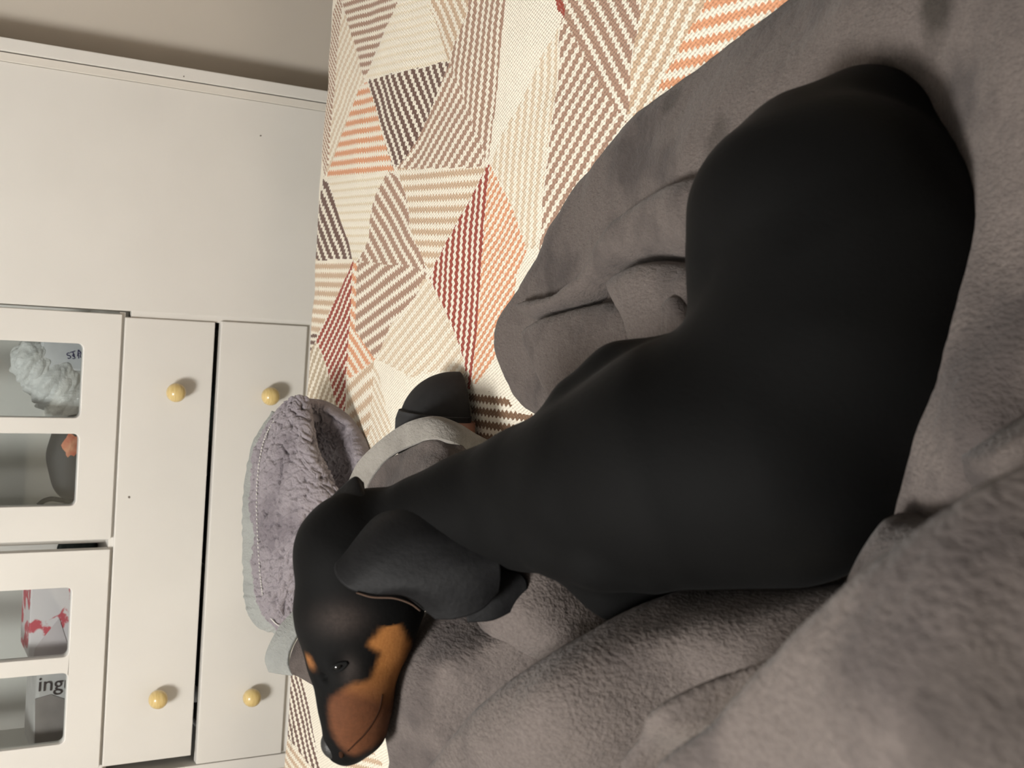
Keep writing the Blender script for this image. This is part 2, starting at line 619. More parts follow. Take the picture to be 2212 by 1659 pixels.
# woven patches: outline, yarn colour, stripe direction, step from one stripe to the next, share of colour (photo frame,
# laid onto the plane of the bed)
PATCH = [
    ([(727, -5), (738, -5), (734, 36), (712, 289), (707, 372), (702, 386), (696, 330), (705, 172), (718, 23)], MB, (9, 26), (0, 15), .55),
    ([(734, 36), (745, 33), (793, 174), (778, 186), (745, 272), (712, 362), (706, 372), (712, 289)], LT, (170, -430), (10.5, 0), .5),
    ([(733, -6), (872, -6), (855, 25), (843, 50), (832, 75), (820, 98), (810, 118), (800, 150), (788, 172), (745, 36)], MB, (700, -165), (0, 18.2), .54),
    ([(868, -5), (922, -5), (970, 130), (800, 179), (790, 173), (800, 150), (855, 25)], (236, 224, 200), (450, -120), (0, 17), .35),
    ([(918, -5), (1014, -5), (1012, 22), (985, 84), (968, 132)], TN, (270, 620), (19, 0), .55),
    ([(1012, -5), (1095, -5), (1090, 60), (1075, 180), (1062, 300), (1054, 354), (1046, 347), (1047, 332), (1010, 240), (985, 172), (975, 157), (968, 132), (985, 84), (1012, 22)], MB, (-160, 1600), (12.8, 0), .56),
    ([(970, 130), (985, 162), (1010, 237), (1048, 332), (1042, 347), (1040, 362), (860, 364), (878, 332), (905, 281), (938, 212)], MB, (220, -370), (17, 0), .55),
    ([(792, 179), (800, 173), (962, 132), (970, 138), (937, 214), (905, 281), (874, 345), (850, 366), (840, 330), (822, 260), (808, 210)], DB, (185, 560), (14.2, 0), .58),
    ([(778, 186), (794, 178), (808, 212), (822, 260), (840, 330), (852, 368), (830, 371), (705, 386), (708, 366), (745, 275)], OR_, (700, -105), (0, 21.3), .52),
    ([(704, 386), (842, 370), (836, 386), (820, 405), (808, 430), (800, 470), (795, 520), (785, 540), (776, 558), (768, 566), (758, 552), (735, 480), (712, 400)], (228, 214, 186), (450, -20), (0, 17), .3),
    ([(700, 386), (712, 398), (736, 480), (763, 560), (676, 562), (684, 500), (692, 440)], DB, (14, 40), (15, 0), .6),
    ([(676, 561), (764, 562), (757, 585), (692, 715), (686, 724), (662, 722), (668, 640)], TN, (270, 16), (0, 19.7), .55),
    ([(661, 722), (688, 722), (684, 738), (675, 757), (665, 772), (658, 772)], DB, (270, 25), (0, 15), .55),
    ([(764, 562), (769, 575), (763, 640), (758, 720), (752, 800), (746, 880), (742, 925), (735, 900), (715, 820), (700, 770), (685, 738), (691, 715), (757, 585)], RD, (-37, 78), (11.6, 0), .62),
    ([(684, 740), (700, 772), (715, 822), (735, 902), (745, 935), (760, 990), (640, 990), (650, 870), (660, 775)], KH, (-30, 78), (12, 0), .56),
    ([(765, 566), (776, 570), (774, 700), (768, 716), (814, 776), (772, 815), (752, 822), (755, 720), (762, 640)], OR_, (280, 410), (19, 0), .55),
    ([(840, 370), (862, 384), (873, 410), (881, 440), (886, 480), (891, 510), (906, 535), (916, 565), (921, 583), (895, 579), (858, 573), (838, 571), (808, 568), (790, 571), (773, 566), (785, 543), (795, 520), (800, 470), (808, 430), (820, 405)], MB, (290, 520), (21, 0), .60),
    ([(773, 566), (808, 568), (838, 571), (858, 573), (921, 583), (919, 602), (895, 642), (860, 682), (845, 702), (822, 778), (812, 775), (768, 714), (772, 640)], MB, (370, -290), (0, 27), .58),
    ([(860, 364), (1042, 361), (1055, 352), (1033, 402), (1002, 462), (972, 512), (938, 572), (925, 582), (915, 562), (903, 530), (887, 490), (882, 440), (872, 405)], TN, (750, -18), (0, 24.8), .5),
    ([(1058, 350), (1053, 420), (1046, 480), (1041, 560), (1031, 650), (1023, 750), (1018, 838), (1012, 840), (1000, 780), (975, 712), (955, 667), (935, 622), (926, 602), (938, 567), (974, 502), (1020, 417)], RD, (-110, 1350), (12.4, 0), .56),
    ([(1058, 352), (1076, 390), (1107, 450), (1122, 500), (1136, 538), (1110, 600), (1100, 700), (1060, 790), (1030, 828), (1020, 828), (1024, 740), (1032, 650), (1042, 540), (1050, 450)], OR_, (330, -570), (0, 22), .55),
    ([(1212, 60), (1206, 150), (1196, 240), (1181, 330), (1176, 400), (1166, 440), (1160, 540), (1134, 538), (1120, 490), (1105, 450), (1085, 400), (1062, 355), (1080, 300), (1120, 230), (1170, 130), (1190, 100)], LT, (-110, 1100), (14.6, 0), .52),
    ([(1222, 33), (1230, 60), (1272, 130), (1317, 210), (1342, 247), (1400, 300), (1290, 420), (1195, 500), (1160, 560), (1172, 445), (1186, 330), (1199, 230), (1211, 130), (1214, 58)], MB, (390, -710), (20, 0), .55),
    ([(1221, 34), (1216, -5), (1386, -5), (1384, 30), (1372, 110), (1362, 180), (1357, 235), (1350, 262), (1338, 246), (1300, 190), (1260, 110), (1229, 60)], MB, (450, 880), (30, 0), .62),
    ([(1203, -5), (1215, -5), (1227, 22), (1222, 40), (1211, 22)], RD, (10, 30), (12, 0), .99),
    ([(1386, -5), (1534, -5), (1520, 22), (1490, 67), (1470, 102), (1430, 172), (1400, 260), (1350, 262), (1358, 225), (1366, 130), (1382, 30)], TN, (270, -560), (26, 0), .55),
    ([(1532, -5), (1760, -5), (1700, 100), (1500, 240), (1400, 260), (1430, 172), (1470, 102), (1490, 67), (1520, 22)], OR_, (500, -120), (0, 38), .52),
    ([(1012, 842), (1090, 850), (1115, 890), (1200, 905), (1150, 990), (1040, 990), (1025, 900)], (128, 100, 78), (220, 34), (0, 28), .55),
    ([(914, 602), (926, 602), (955, 669), (980, 722), (1000, 790), (1010, 842), (1000, 832), (960, 802), (930, 802), (890, 817), (870, 802), (816, 777), (846, 702), (870, 677), (896, 642)], LT, (270, -340), (21, 0), .55),
    ([(752, 822), (810, 780), (807, 830), (803, 880), (800, 930), (790, 1000), (775, 1000), (748, 900)], TN, (300, -270), (0, 33), .5),
    ([(812, 778), (807, 830), (803, 880), (800, 930), (795, 1000), (830, 1000), (850, 930), (835, 870), (822, 812)], LT, (140, 290), (11.5, 0), .5),
    ([(620, 1455), (652, 1462), (663, 1500), (673, 1560), (692, 1665), (676, 1665), (645, 1622), (628, 1602), (612, 1580), (612, 1500)], DB, (290, 1210), (9.6, 0), .5),
    ([(612, 1590), (645, 1622), (677, 1665), (606, 1665)], TN, (230, 310), (15, 0), .5),
    ([(735, 1670), (755, 1640), (800, 1618), (840, 1670)], TN, (340, 80), (0, 20), .5),
]
STEP = 0.0026
bx = np.arange(-1.0, 0.78, STEP)
RAD = 0.03
s_flat = np.arange(0.70, BEDY - RAD, STEP)
s_arc = np.linspace(0, RAD * math.pi / 2, 20)[1:]
s_drop = np.linspace(0, 0.22, 30)[1:]
prof = [(y, BEDZ, y) for y in s_flat] + [(BEDY - RAD + RAD * math.sin(a / RAD), BEDZ - RAD + RAD * math.cos(a / RAD), BEDY - RAD + a) for a in s_arc]
sl = prof[-1][2]
prof += [(BEDY - 0.004 * (a / 0.22), BEDZ - RAD - a, sl + a) for a in s_drop]
prof = np.array(prof)
nb, nx_ = len(prof), len(bx)
Xg = np.repeat(bx[None], nb, 0)
Yg = np.repeat(prof[:, :1], nx_, 1)
Zg = np.repeat(prof[:, 1:2], nx_, 1)
Sg = np.repeat(prof[:, 2:3], nx_, 1)
und = (vnoise(Xg * 9, Sg * 9) - .5) * 0.007 + (vnoise(Xg * 24, Sg * 24, 3) - .5) * 0.003
Zg = Zg + und * (Sg < BEDY) + 0.0
Yg = Yg + (vnoise(Xg * 8, Sg * 4, 5) - .5) * 0.012 * (Sg > BEDY - 0.05)
spread = mesh_obj('bedspread', np.stack([Xg, Yg, Zg], -1).reshape(-1, 3), grid_faces(nb, nx_), None, bed)
me = spread.data
fx = (Xg[:-1, :-1] + STEP / 2).ravel()
fs = ((Sg[:-1, :-1] + Sg[1:, 1:]) / 2).ravel()
nf = len(fx)
pid = np.full(nf, -1)
CRL = np.array(lin(CR))
for k, (poly, c, d, st, du) in enumerate(PATCH):
    wp = np.array([onZ(px, py, BEDZ)[:2] for px, py in poly])
    lo, hi = wp.min(0), wp.max(0)
    idx = np.where((fx > lo[0]) & (fx < hi[0]) & (fs > lo[1]) & (fs < hi[1]))[0]
    ok = inpoly(fx[idx], fs[idx], wp)
    pid[idx[ok]] = k
corner_v = np.zeros(len(me.loops), dtype=np.int32)
me.loops.foreach_get('vertex_index', corner_v)
cxv = np.repeat(Xg.reshape(-1)[:, None], 1, 1)[:, 0][corner_v]
csv = Sg.reshape(-1)[corner_v]
cp = np.repeat(pid, 4)
ph = np.zeros((len(cp), 3), np.float32)
pc = np.zeros((len(cp), 4), np.float32)
pc[:, :3] = CRL
pc[:, 3] = 1
# outside the traced patches (hidden under the blanket): plain cream with faint tan ribs
ph[:, 0] = csv / 0.022
ph[:, 1] = cxv
ph[:, 2] = 0.0
for k, (poly, c, d, st, du) in enumerate(PATCH):
    mk = cp == k
    if not mk.any():
        continue
    p0 = np.array(poly, float).mean(0)
    a = onZ(*p0, BEDZ)[:2]
    dn = math.hypot(*d)
    dd = onZ(p0[0] + d[0] / dn * 40, p0[1] + d[1] / dn * 40, BEDZ)[:2] - onZ(p0[0] - d[0] / dn * 40, p0[1] - d[1] / dn * 40, BEDZ)[:2]
    dd /= np.linalg.norm(dd)
    nn = np.array([-dd[1], dd[0]])
    step = (onZ(p0[0] + st[0] / 2, p0[1] + st[1] / 2, BEDZ)[:2] - onZ(p0[0] - st[0] / 2, p0[1] - st[1] / 2, BEDZ)[:2]) @ nn
    ph[mk, 0] = ((cxv[mk] - a[0]) * nn[0] + (csv[mk] - a[1]) * nn[1]) / step
    ph[mk, 1] = (cxv[mk] - a[0]) * dd[0] + (csv[mk] - a[1]) * dd[1]
    ph[mk, 2] = du
    pc[mk, :3] = lin(c)
# beyond the part of the bed the photo shows the same kind of patches go on
cen = np.stack([fx, fs, np.full(nf, BEDZ)], 1)
cpx = topix(cen)
far_ = (pid < 0) & ((cpx[:, 0] < -20) | (cpx[:, 1] < -8) | (cpx[:, 1] > 1668))
gu = fx / 0.17 + 0.5 * fs / 0.17
gv = fs / 0.15
gi, gj = np.floor(gu).astype(int), np.floor(gv).astype(int)
up_ = ((gu - gi) + (gv - gj) > 1).astype(int)
tid = np.where(far_, (gi + 50) * 400 + (gj + 50) * 2 + up_, -1)
tid4 = np.repeat(tid, 4)
YARN = [MB, MB, TN, TN, LT, OR_, DB, RD, LT]
for t_ in np.unique(tid[tid >= 0]):
    mk = tid4 == t_
    r3 = np.random.default_rng(int(t_) * 7 + 1)
    an = r3.uniform(0, math.pi)
    ph[mk, 0] = (cxv[mk] * math.cos(an) + csv[mk] * math.sin(an)) / r3.uniform(.011, .018)
    ph[mk, 1] = -cxv[mk] * math.sin(an) + csv[mk] * math.cos(an)
    ph[mk, 2] = 0.54
    pc[mk, :3] = lin(YARN[r3.integers(len(YARN))])
at = me.attributes.new('stripe', 'FLOAT_VECTOR', 'CORNER')
at.data.foreach_set('vector', ph.ravel())
at = me.attributes.new('yarn', 'FLOAT_COLOR', 'CORNER')
at.data.foreach_set('color', pc.ravel())
m = Mat('woven_bedspread', CR, 0.9)
m.b.inputs['Specular IOR Level'].default_value = 0.15
m.b.inputs['Sheen Weight'].default_value = 0.15
A1 = m.n('ShaderNodeAttribute', attribute_name='stripe')
A2 = m.n('ShaderNodeAttribute', attribute_name='yarn')
sp = m.n('ShaderNodeSeparateXYZ')
m.l(A1.outputs['Vector'], sp.inputs[0])
along = m.math('MULTIPLY', sp.outputs[1], 2 * math.pi / 0.0085)
row = m.math('FLOOR', sp.outputs[0])
wav = m.math('SINE', m.math('ADD', along, m.math('MULTIPLY', row, 1.7)))
vec = m.coord()
jit = m.math('SUBTRACT', m.noise(vec, 260.0, 2), 0.5)
phs = m.math('ADD', sp.outputs[0], m.math('ADD', m.math('MULTIPLY', wav, 0.10), m.math('MULTIPLY', jit, 0.20)))
tri = m.math('MULTIPLY', m.math('ABSOLUTE', m.math('SUBTRACT', m.math('FRACT', phs), 0.5)), 2.0)
msk = m.math('MULTIPLY', m.math('SUBTRACT', sp.outputs[2], tri), 9.0)
msk = m.math('ADD', msk, 0.5, clamp=True)
nv_ = m.noise(vec, 500.0, 2)
yarn = m.mix(0.35, A2.outputs['Color'], m.mix(nv_, (0.02, 0.015, 0.012, 1), A2.outputs['Color']), 'MIX')
base = m.mix(m.math('MULTIPLY', nv_, 0.25), srgb((243, 236, 220)), srgb((226, 215, 192)))
m.base(m.mix(msk, base, A2.outputs['Color']))
sx_ = m.n('ShaderNodeSeparateXYZ')
m.l(vec, sx_.inputs[0])
ribx = m.math('SINE', m.math('MULTIPLY', sx_.outputs[0], 2 * math.pi / 0.0046))
riby = m.math('SINE', m.math('MULTIPLY', sx_.outputs[1], 2 * math.pi / 0.0072))
hgt = m.math('ADD', m.math('MULTIPLY', ribx, riby), m.math('MULTIPLY', tri, 0.8))
hgt = m.math('ADD', hgt, m.math('MULTIPLY', m.noise(vec, 300, 3), 1.2))
m.bump(hgt, 0.55, 0.0011)
me.materials.append(m.m)
# the rest of the spread, out of the picture and under the blanket
bm = bmesh.new()
box_bm(bm, (BW0, -1.11, 0.30), (BW1, 0.705, 0.4985), 0.02)
box_bm(bm, (0.765, 0.69, 0.30), (BW1, BEDY - 0.002, 0.4985), 0.02)
box_bm(bm, (BW0, 0.69, 0.30), (-0.985, BEDY - 0.002, 0.4985), 0.02)
bm_obj('bedspread_side', bm, plain('bedspread_cream', (232, 222, 200), 0.9), bed)

# ------------------------------------------------------------------ fleece blanket (layers of one throw)


def layer(outline, inner, edge, step, seed, amp=0.004, skirt=0.05, freq=14.0):
    """one layer of cloth: outline and inner points are (photo x, photo y, height); rounded rim of radius edge"""
    W = np.array([onZ(px, py, z) for px, py, z in outline])
    Wi = np.array([onZ(px, py, z) for px, py, z in inner]) if inner else np.zeros((0, 3))
    P = catmull_closed(W, 6)[:, :2]
    lo, hi = P.min(0) - 0.02, P.max(0) + 0.02
    xs = np.arange(lo[0], hi[0], step)
    ys = np.arange(lo[1], hi[1], step)
    X, Y = np.meshgrid(xs, ys, indexing='ij')
    d, qx, qy = polysdf(X, Y, P)
    near = np.abs(d) < step * 0.5
    X = np.where(near, qx, X)
    Y = np.where(near, qy, Y)
    d = np.where(near, 0.0, d)
    allp = np.concatenate([W, Wi])
    Z = tps(allp[:, :2], allp[:, 2], X, Y, 1.2e-3)
    Z += ((vnoise(X * freq, Y * freq, seed) - .5) * 2 + (vnoise(X * freq * 2.7, Y * freq * 2.7, seed + 2) - .5) * .8) * amp
    Z += (vnoise(X * 160, Y * 160, seed + 4) - .5) * 0.0012
    t = np.clip(1 - d / edge, 0, 1)
    Z = Z - edge * (1 - np.sqrt(np.maximum(0, 1 - t ** 2)))
    out = d < 0
    # outside the rim the cloth turns straight down
    Xo = np.where(out, qx - (qx - X) * 0.15, X)
    Yo = np.where(out, qy - (qy - Y) * 0.15, Y)
    Z = Z - np.where(out, np.minimum(-d * 7, skirt), 0)
    keep_v = d > -0.012
    idx = np.arange(X.size).reshape(X.shape)
    q = np.stack([idx[:-1, :-1], idx[1:, :-1], idx[1:, 1:], idx[:-1, 1:]], -1).reshape(-1, 4)
    kv = keep_v.ravel()
    q = q[kv[q].all(1)]
    used = np.unique(q)
    remap = np.zeros(X.size, int)
    remap[used] = np.arange(len(used))
    V = np.stack([Xo.ravel(), Yo.ravel(), Z.ravel()], -1)[used]
    return V, remap[q]


def join(parts):
    Vs, Fs, o = [], [], 0
    for V, F in parts:
        Vs.append(V)
        Fs.append(F + o)
        o += len(V)
    return np.concatenate(Vs), np.concatenate(Fs)


LY = []
# sheet that lies over the bed and under the dog
LY.append(layer(
    [(1740, -60, .535), (1655, 0, .535), (1560, 68, .535), (1450, 158, .535), (1360, 230, .535), (1290, 308, .535), (1230, 372, .535),
     (1180, 450, .535), (1140, 530, .535), (1108, 592, .535), (1082, 640, .535), (1056, 682, .535), (1050, 730, .532), (1056, 785, .53),
     (1076, 842, .53), (1100, 882, .53), (1150, 925, .54), (1200, 1040, .56), (1250, 1180, .60), (1330, 1330, .62), (1500, 1480, .62),
     (1760, 1600, .62), (2250, 1600, .62), (2420, 1000, .62), (2420, 300, .64), (2350, -150, .64), (2000, -150, .60)],
    [(1300, 520, .55), (1500, 330, .58), (1650, 160, .585), (1750, 80, .59), (1900, 60, .61), (2060, 60, .62), (2180, 100, .635), (2000, 210, .60),
     (2180, 400, .64), (2190, 600, .65), (2170, 760, .665), (2060, 900, .675), (2000, 1020, .672), (2120, 950, .69), (1950, 1100, .67),
     (1700, 800, .575), (1500, 800, .57), (1600, 500, .575), (1850, 450, .575), (1500, 1000, .58), (1350, 900, .56), (1800, 1000, .59), (1700, 1250, .62)],
    0.034, 0.004, 1, 0.0045))
# raised fold behind the dog's thigh
LY.append(layer(
    [(1098, 652, 0.562), (1140, 640, 0.572), (1182, 626, 0.577), (1226, 588, 0.582), (1260, 530, 0.588), (1310, 462, 0.596), (1400, 402, 0.603), (1480, 375, 0.608),
     (1570, 360, 0.602), (1640, 420, 0.606), (1620, 560, 0.591), (1490, 560, 0.591), (1400, 556, 0.589), (1335, 572, 0.581), (1296, 612, 0.572), (1262, 652, 0.564), (1190, 680, 0.559), (1130, 690, 0.555)],
    [(1450, 470, 0.612), (1300, 560, 0.594), (1220, 640, 0.582)], 0.02, 0.0028, 12, 0.002))
# flap in front of it, its pale edge turned to the foot of the bed
LY.append(layer(
    [(1120, 712, 0.570), (1146, 688, 0.576), (1198, 670, 0.576), (1262, 655, 0.572), (1320, 650, 0.576), (1420, 690, 0.585), (1440, 760, 0.590), (1340, 800, 0.585), (1260, 850, 0.580),
     (1190, 885, 0.584), (1156, 840, 0.582), (1137, 795, 0.578), (1121, 745, 0.574)],
    [(1250, 750, 0.580)], 0.016, 0.0026, 21, 0.002))
LY.append(layer(
    [(1292, 610, 0.594), (1314, 580, 0.602), (1368, 562, 0.606), (1440, 564, 0.604), (1520, 590, 0.610), (1560, 680, 0.610), (1500, 740, 0.610), (1420, 745, 0.605), (1346, 760, 0.610), (1328, 700, 0.606), (1305, 655, 0.600)],
    [(1420, 650, 0.610)], 0.018, 0.0026, 33, 0.002))
LY.append(layer(
    [(1425, 650, 0.616), (1450, 640, 0.618), (1475, 680, 0.619), (1500, 720, 0.618), (1480, 745, 0.617), (1440, 745, 0.615), (1420, 720, 0.614)],
    [], 0.008, 0.0022, 35, 0.001))
# mound under the dog's chin (a knee under the cloth)
LY.append(layer(
    [(890, 1315, .785), (846, 1380, .795), (818, 1440, .802), (802, 1500, .805), (796, 1570, .807), (800, 1640, .807), (806, 1720, .80), (1000, 1800, .775), (1180, 1640, .735),
     (1330, 1480, .705), (1420, 1380, .685), (1400, 1320, .675), (1320, 1300, .678), (1250, 1270, .682), (1190, 1200, .70), (1120, 1180, .72), (1000, 1240, .75)],
    [(960, 1440, .793), (910, 1580, .797), (1060, 1380, .772), (1150, 1350, .744), (1200, 1420, .724), (1090, 1490, .752), (1010, 1580, .768), (950, 1660, .778)], 0.022, 0.003, 41, 0.003))
# ridge of it running up to the dog's foreleg
LY.append(layer(
    [(1218, 1400, .735), (1208, 1340, .737), (1190, 1275, .741), (1165, 1215, .745), (1120, 1180, .748), (1060, 1210, .752), (1000, 1310, .755), (1010, 1400, .755), (1090, 1450, .745), (1170, 1440, .735)],
    [(1120, 1320, .764), (1060, 1360, .768)], 0.016, 0.0028, 44, 0.0015))
# long fold nearer to us
LY.append(layer(
    [(1430, 1268, .716), (1360, 1302, .730), (1285, 1345, .748), (1200, 1388, .768), (1114, 1440, .786), (1020, 1516, .800), (950, 1596, .806), (898, 1690, .808), (1000, 1800, .80), (1300, 1820, .755),
     (1440, 1660, .735), (1570, 1560, .712), (1770, 1420, .69), (1880, 1290, .672), (1820, 1262, .662), (1720, 1265, .660), (1600, 1255, .666), (1500, 1258, .688)],
    [(1200, 1500, .800), (1080, 1620, .808), (1360, 1400, .764), (1500, 1350, .733), (1650, 1330, .702), (1290, 1600, .778), (1390, 1500, .753), (1490, 1440, .728)], 0.016, 0.003, 52, 0.003))
LY.append(layer(
    [(1290, 1720, .826), (1302, 1640, .829), (1348, 1568, .831), (1412, 1514, .828), (1490, 1468, .820), (1576, 1430, .808), (1668, 1378, .788), (1762, 1318, .764), (1850, 1258, .738), (1930, 1290, .71),
     (1800, 1480, .74), (1600, 1640, .76), (1450, 1800, .775)],
    [(1450, 1620, .824), (1600, 1520, .80)], 0.015, 0.0028, 61, 0.002))
LY.append(layer(
    [(1990, 930, .672), (2050, 890, .69), (2120, 865, .70), (2230, 840, .705), (2300, 950, .71), (2170, 1080, .72), (2050, 1120, .712), (2000, 1090, .70), (1985, 1000, .685)],
    [(2090, 1000, .722)], 0.06, 0.004, 64, 0.004))
# strip between the dog's back and the near edge
LY.append(layer(
    [(1888, 1118, .690), (1930, 1122, .696), (1970, 1128, .702), (2030, 1112, .71), (2085, 1093, .72), (2180, 1050, .73), (2120, 1160, .735), (1960, 1290, .73), (1840, 1290, .71), (1825, 1255, .69)],
    [(1930, 1190, .715)], 0.012, 0.0028, 66, 0.002))
# near edge of the throw, drawn up over our arm
LY.append(layer(
    [(1380, 1690, .882), (1516, 1540, .882), (1658, 1391, .88), (1810, 1248, .877), (1920, 1159, .875), (2053, 1062, .872), (2190, 970, .869), (2330, 880, .85), (2520, 1000, .84), (2520, 1500, .86), (2300, 1850, .87), (1700, 1880, .87)],
    [(1800, 1600, .895), (2100, 1400, .895), (2050, 1550, .902), (2300, 1250, .88)], 0.013, 0.0028, 71, 0.002, 0.09))
V, F = join(LY)
blanket = mesh_obj('fleece_blanket', V, F, MAT['fleece'])
tag(blanket, 'rumpled grey fleece blanket spread beneath the black dog', 'blanket')

# ------------------------------------------------------------------ throw over the feet: sherpa inside, fleece outside


def ygrid(rows):
    return [[onY(px, py, y) for px, py, y in r] for r in rows]


throw = tag(empty('sherpa_throw', onZ(760, 1100, BEDZ)),
            'lilac grey sherpa lined throw with pale binding heaped at the foot of the bed', 'throw')


def sherpa(name, G, nu, nv, cell, amp, seed, th=0.012):
    Sf = surf(G, nu, nv)
    du = np.linalg.norm(np.diff(Sf, axis=0), axis=2).mean(1).cumsum()
    dv = np.linalg.norm(np.diff(Sf, axis=1), axis=2).mean(0).cumsum()
    u = np.concatenate([[0], du])[:, None] / cell + np.zeros((1, nv))
    v = np.concatenate([[0], dv])[None] / cell + np.zeros((nu, 1))
    wx = u + (vnoise(u * .9, v * .9, seed) - .5) * 1.1
    wy = v + (vnoise(u * .9, v * .9, seed + 9) - .5) * 1.1
    w1 = worley(wx, wy, seed)
    w2 = worley(wx * 1.9 + 7, wy * 1.9 + 3, seed + 3)
    nub = np.sqrt(np.maximum(0, 1 - (w1 / .82) ** 2))
    nub2 = np.sqrt(np.maximum(0, 1 - (w2 / .85) ** 2))
    h = nub * amp * .8 + nub2 * amp * .35 + (vnoise(u * .25, v * .25, seed + 4) - .5) * amp * 1.3
    return sheet(name, Sf, th, MAT['sherpa'], throw, h)


sherpa('sherpa_lining', ygrid([
    [(598, 892, 1.635), (568, 950, 1.64), (552, 1040, 1.64), (553, 1150, 1.64), (560, 1250, 1.63), (570, 1310, 1.62), (606, 1366, 1.60)],
    [(632, 869, 1.61), (606, 930, 1.60), (592, 1030, 1.59), (593, 1150, 1.585), (597, 1250, 1.58), (602, 1310, 1.58), (628, 1352, 1.58)],
    [(652, 867, 1.60), (648, 925, 1.57), (642, 1020, 1.55), (640, 1130, 1.545), (634, 1230, 1.55), (630, 1290, 1.56), (645, 1340, 1.57)],
    [(660, 885, 1.60), (664, 955, 1.56), (684, 1032, 1.53), (690, 1120, 1.53), (672, 1220, 1.54), (655, 1290, 1.55), (660, 1335, 1.56)],
    [(658, 905, 1.61), (671, 975, 1.575), (713, 1046, 1.535), (745, 1130, 1.53), (725, 1230, 1.54), (690, 1300, 1.55), (685, 1345, 1.56)]]),
    200, 330, 0.0092, 0.0098, 2)
sherpa('sherpa_lining', ygrid([
    [(648, 872, 1.605), (700, 878, 1.60), (747, 908, 1.585), (777, 958, 1.55), (790, 1010, 1.52)],
    [(660, 888, 1.615), (700, 905, 1.615), (737, 935, 1.60), (766, 985, 1.565), (782, 1040, 1.53)],
    [(668, 925, 1.65), (695, 940, 1.65), (718, 970, 1.63), (745, 1012, 1.59), (770, 1060, 1.54)],
    [(672, 985, 1.68), (690, 1000, 1.67), (706, 1025, 1.65), (728, 1055, 1.60), (760, 1080, 1.55)],
    [(690, 1060, 1.64), (700, 1062, 1.64), (715, 1070, 1.62), (735, 1080, 1.58), (760, 1100, 1.54)]]),
    110, 150, 0.0092, 0.009, 11)
b1 = surf(ygrid([
    [(588, 888, 1.650), (546, 958, 1.66), (527, 1050, 1.665), (523, 1150, 1.665), (525, 1245, 1.655), (528, 1300, 1.65), (550, 1350, 1.63), (606, 1373, 1.61)],
    [(592, 889, 1.645), (555, 955, 1.648), (539, 1045, 1.65), (538, 1150, 1.65), (542, 1248, 1.64), (547, 1304, 1.635), (570, 1346, 1.62), (610, 1366, 1.60)],
    [(600, 893, 1.632), (571, 952, 1.63), (557, 1042, 1.63), (558, 1150, 1.63), (565, 1250, 1.62), (575, 1308, 1.61), (592, 1338, 1.60), (618, 1355, 1.59)]]), 26, 160)
rip = (vnoise(np.arange(160)[None] * .35 + np.zeros((26, 1)), np.arange(26)[:, None] * .05 + np.zeros((1, 160)), 4) - .5) * 0.003
sheet('binding', b1, 0.006, MAT['binding'], throw, rip)
# stitching along the inner edge of the binding
stp = catmull([onY(px, py, y) for px, py, y in [(600, 893, 1.628), (570, 952, 1.625), (556, 1042, 1.625), (557, 1150, 1.625), (564, 1250, 1.615), (574, 1308, 1.605), (592, 1338, 1.595), (618, 1355, 1.585)]], 260)
bm = bmesh.new()
for k in range(0, 258, 3):
    a, b = Vector(stp[k]), Vector(stp[k + 2])
    mm = bmesh.ops.create_icosphere(bm, subdivisions=1, radius=0.0012)
    c = (a + b) / 2
    dr = (b - a).normalized()
    for v in mm['verts']:
        v.co += dr * (v.co.dot(dr)) * 0.8
        v.co += c + Vector((0, -0.011, 0.004))
bm_obj('stitching', bm, plain('pale_thread', (205, 202, 196)), throw, True)
# second turn of the binding beside the dog's brow and the smooth side behind it
b2 = surf(ygrid([
    [(640, 1312, 1.545), (604, 1352, 1.545), (580, 1395, 1.545), (572, 1425, 1.545), (580, 1452, 1.545)],
    [(648, 1325, 1.53), (615, 1362, 1.53), (594, 1402, 1.53), (590, 1430, 1.53), (602, 1456, 1.53)],
    [(660, 1345, 1.515), (638, 1378, 1.515), (624, 1410, 1.515), (622, 1436, 1.515), (632, 1460, 1.515)]]), 24, 60)
sheet('binding', b2, 0.008, MAT['binding'], throw)
f2 = surf(ygrid([
    [(668, 1345, 1.51), (640, 1385, 1.51), (628, 1415, 1.51), (625, 1440, 1.51), (632, 1457, 1.51)],
    [(690, 1365, 1.49), (665, 1400, 1.49), (652, 1425, 1.49), (645, 1448, 1.50), (648, 1464, 1.51)],
    [(720, 1400, 1.46), (700, 1430, 1.47), (688, 1455, 1.48), (680, 1475, 1.49), (682, 1484, 1.50)]]), 24, 40)
sheet('fleece_face', f2, 0.008, MAT['fleece'], throw)
# the hem that lies across the foot
hem = [(752, 1040, 1.36), (772, 1000, 1.325), (808, 962, 1.28), (858, 924, 1.225), (900, 905, 1.185), (945, 899, 1.16), (990, 914, 1.148), (1030, 938, 1.152), (1070, 958, 1.165)]
hm1 = [(757, 1047, 1.355), (779, 1009, 1.318), (815, 972, 1.272), (863, 936, 1.216), (903, 917, 1.175), (945, 911, 1.148), (987, 925, 1.137), (1024, 947, 1.142), (1064, 968, 1.156)]
hm2 = [(785, 1070, 1.335), (803, 1030, 1.30), (834, 992, 1.255), (874, 966, 1.20), (910, 952, 1.162), (945, 947, 1.137), (983, 957, 1.127), (1015, 973, 1.134), (1050, 988, 1.15)]
hb = surf(ygrid([hem, hm1, hm2]), 36, 150)
sheet('hem_band', hb, 0.010, MAT['fleece_hem'], throw)
f3 = [(px + 4, py + 4, y + 0.003) for px, py, y in hm2]
f4 = [(798, 1095, 1.305), (822, 1062, 1.275), (852, 1028, 1.23), (886, 1004, 1.18), (916, 990, 1.145), (948, 984, 1.122), (982, 990, 1.114), (1010, 1003, 1.12), (1045, 1015, 1.14)]
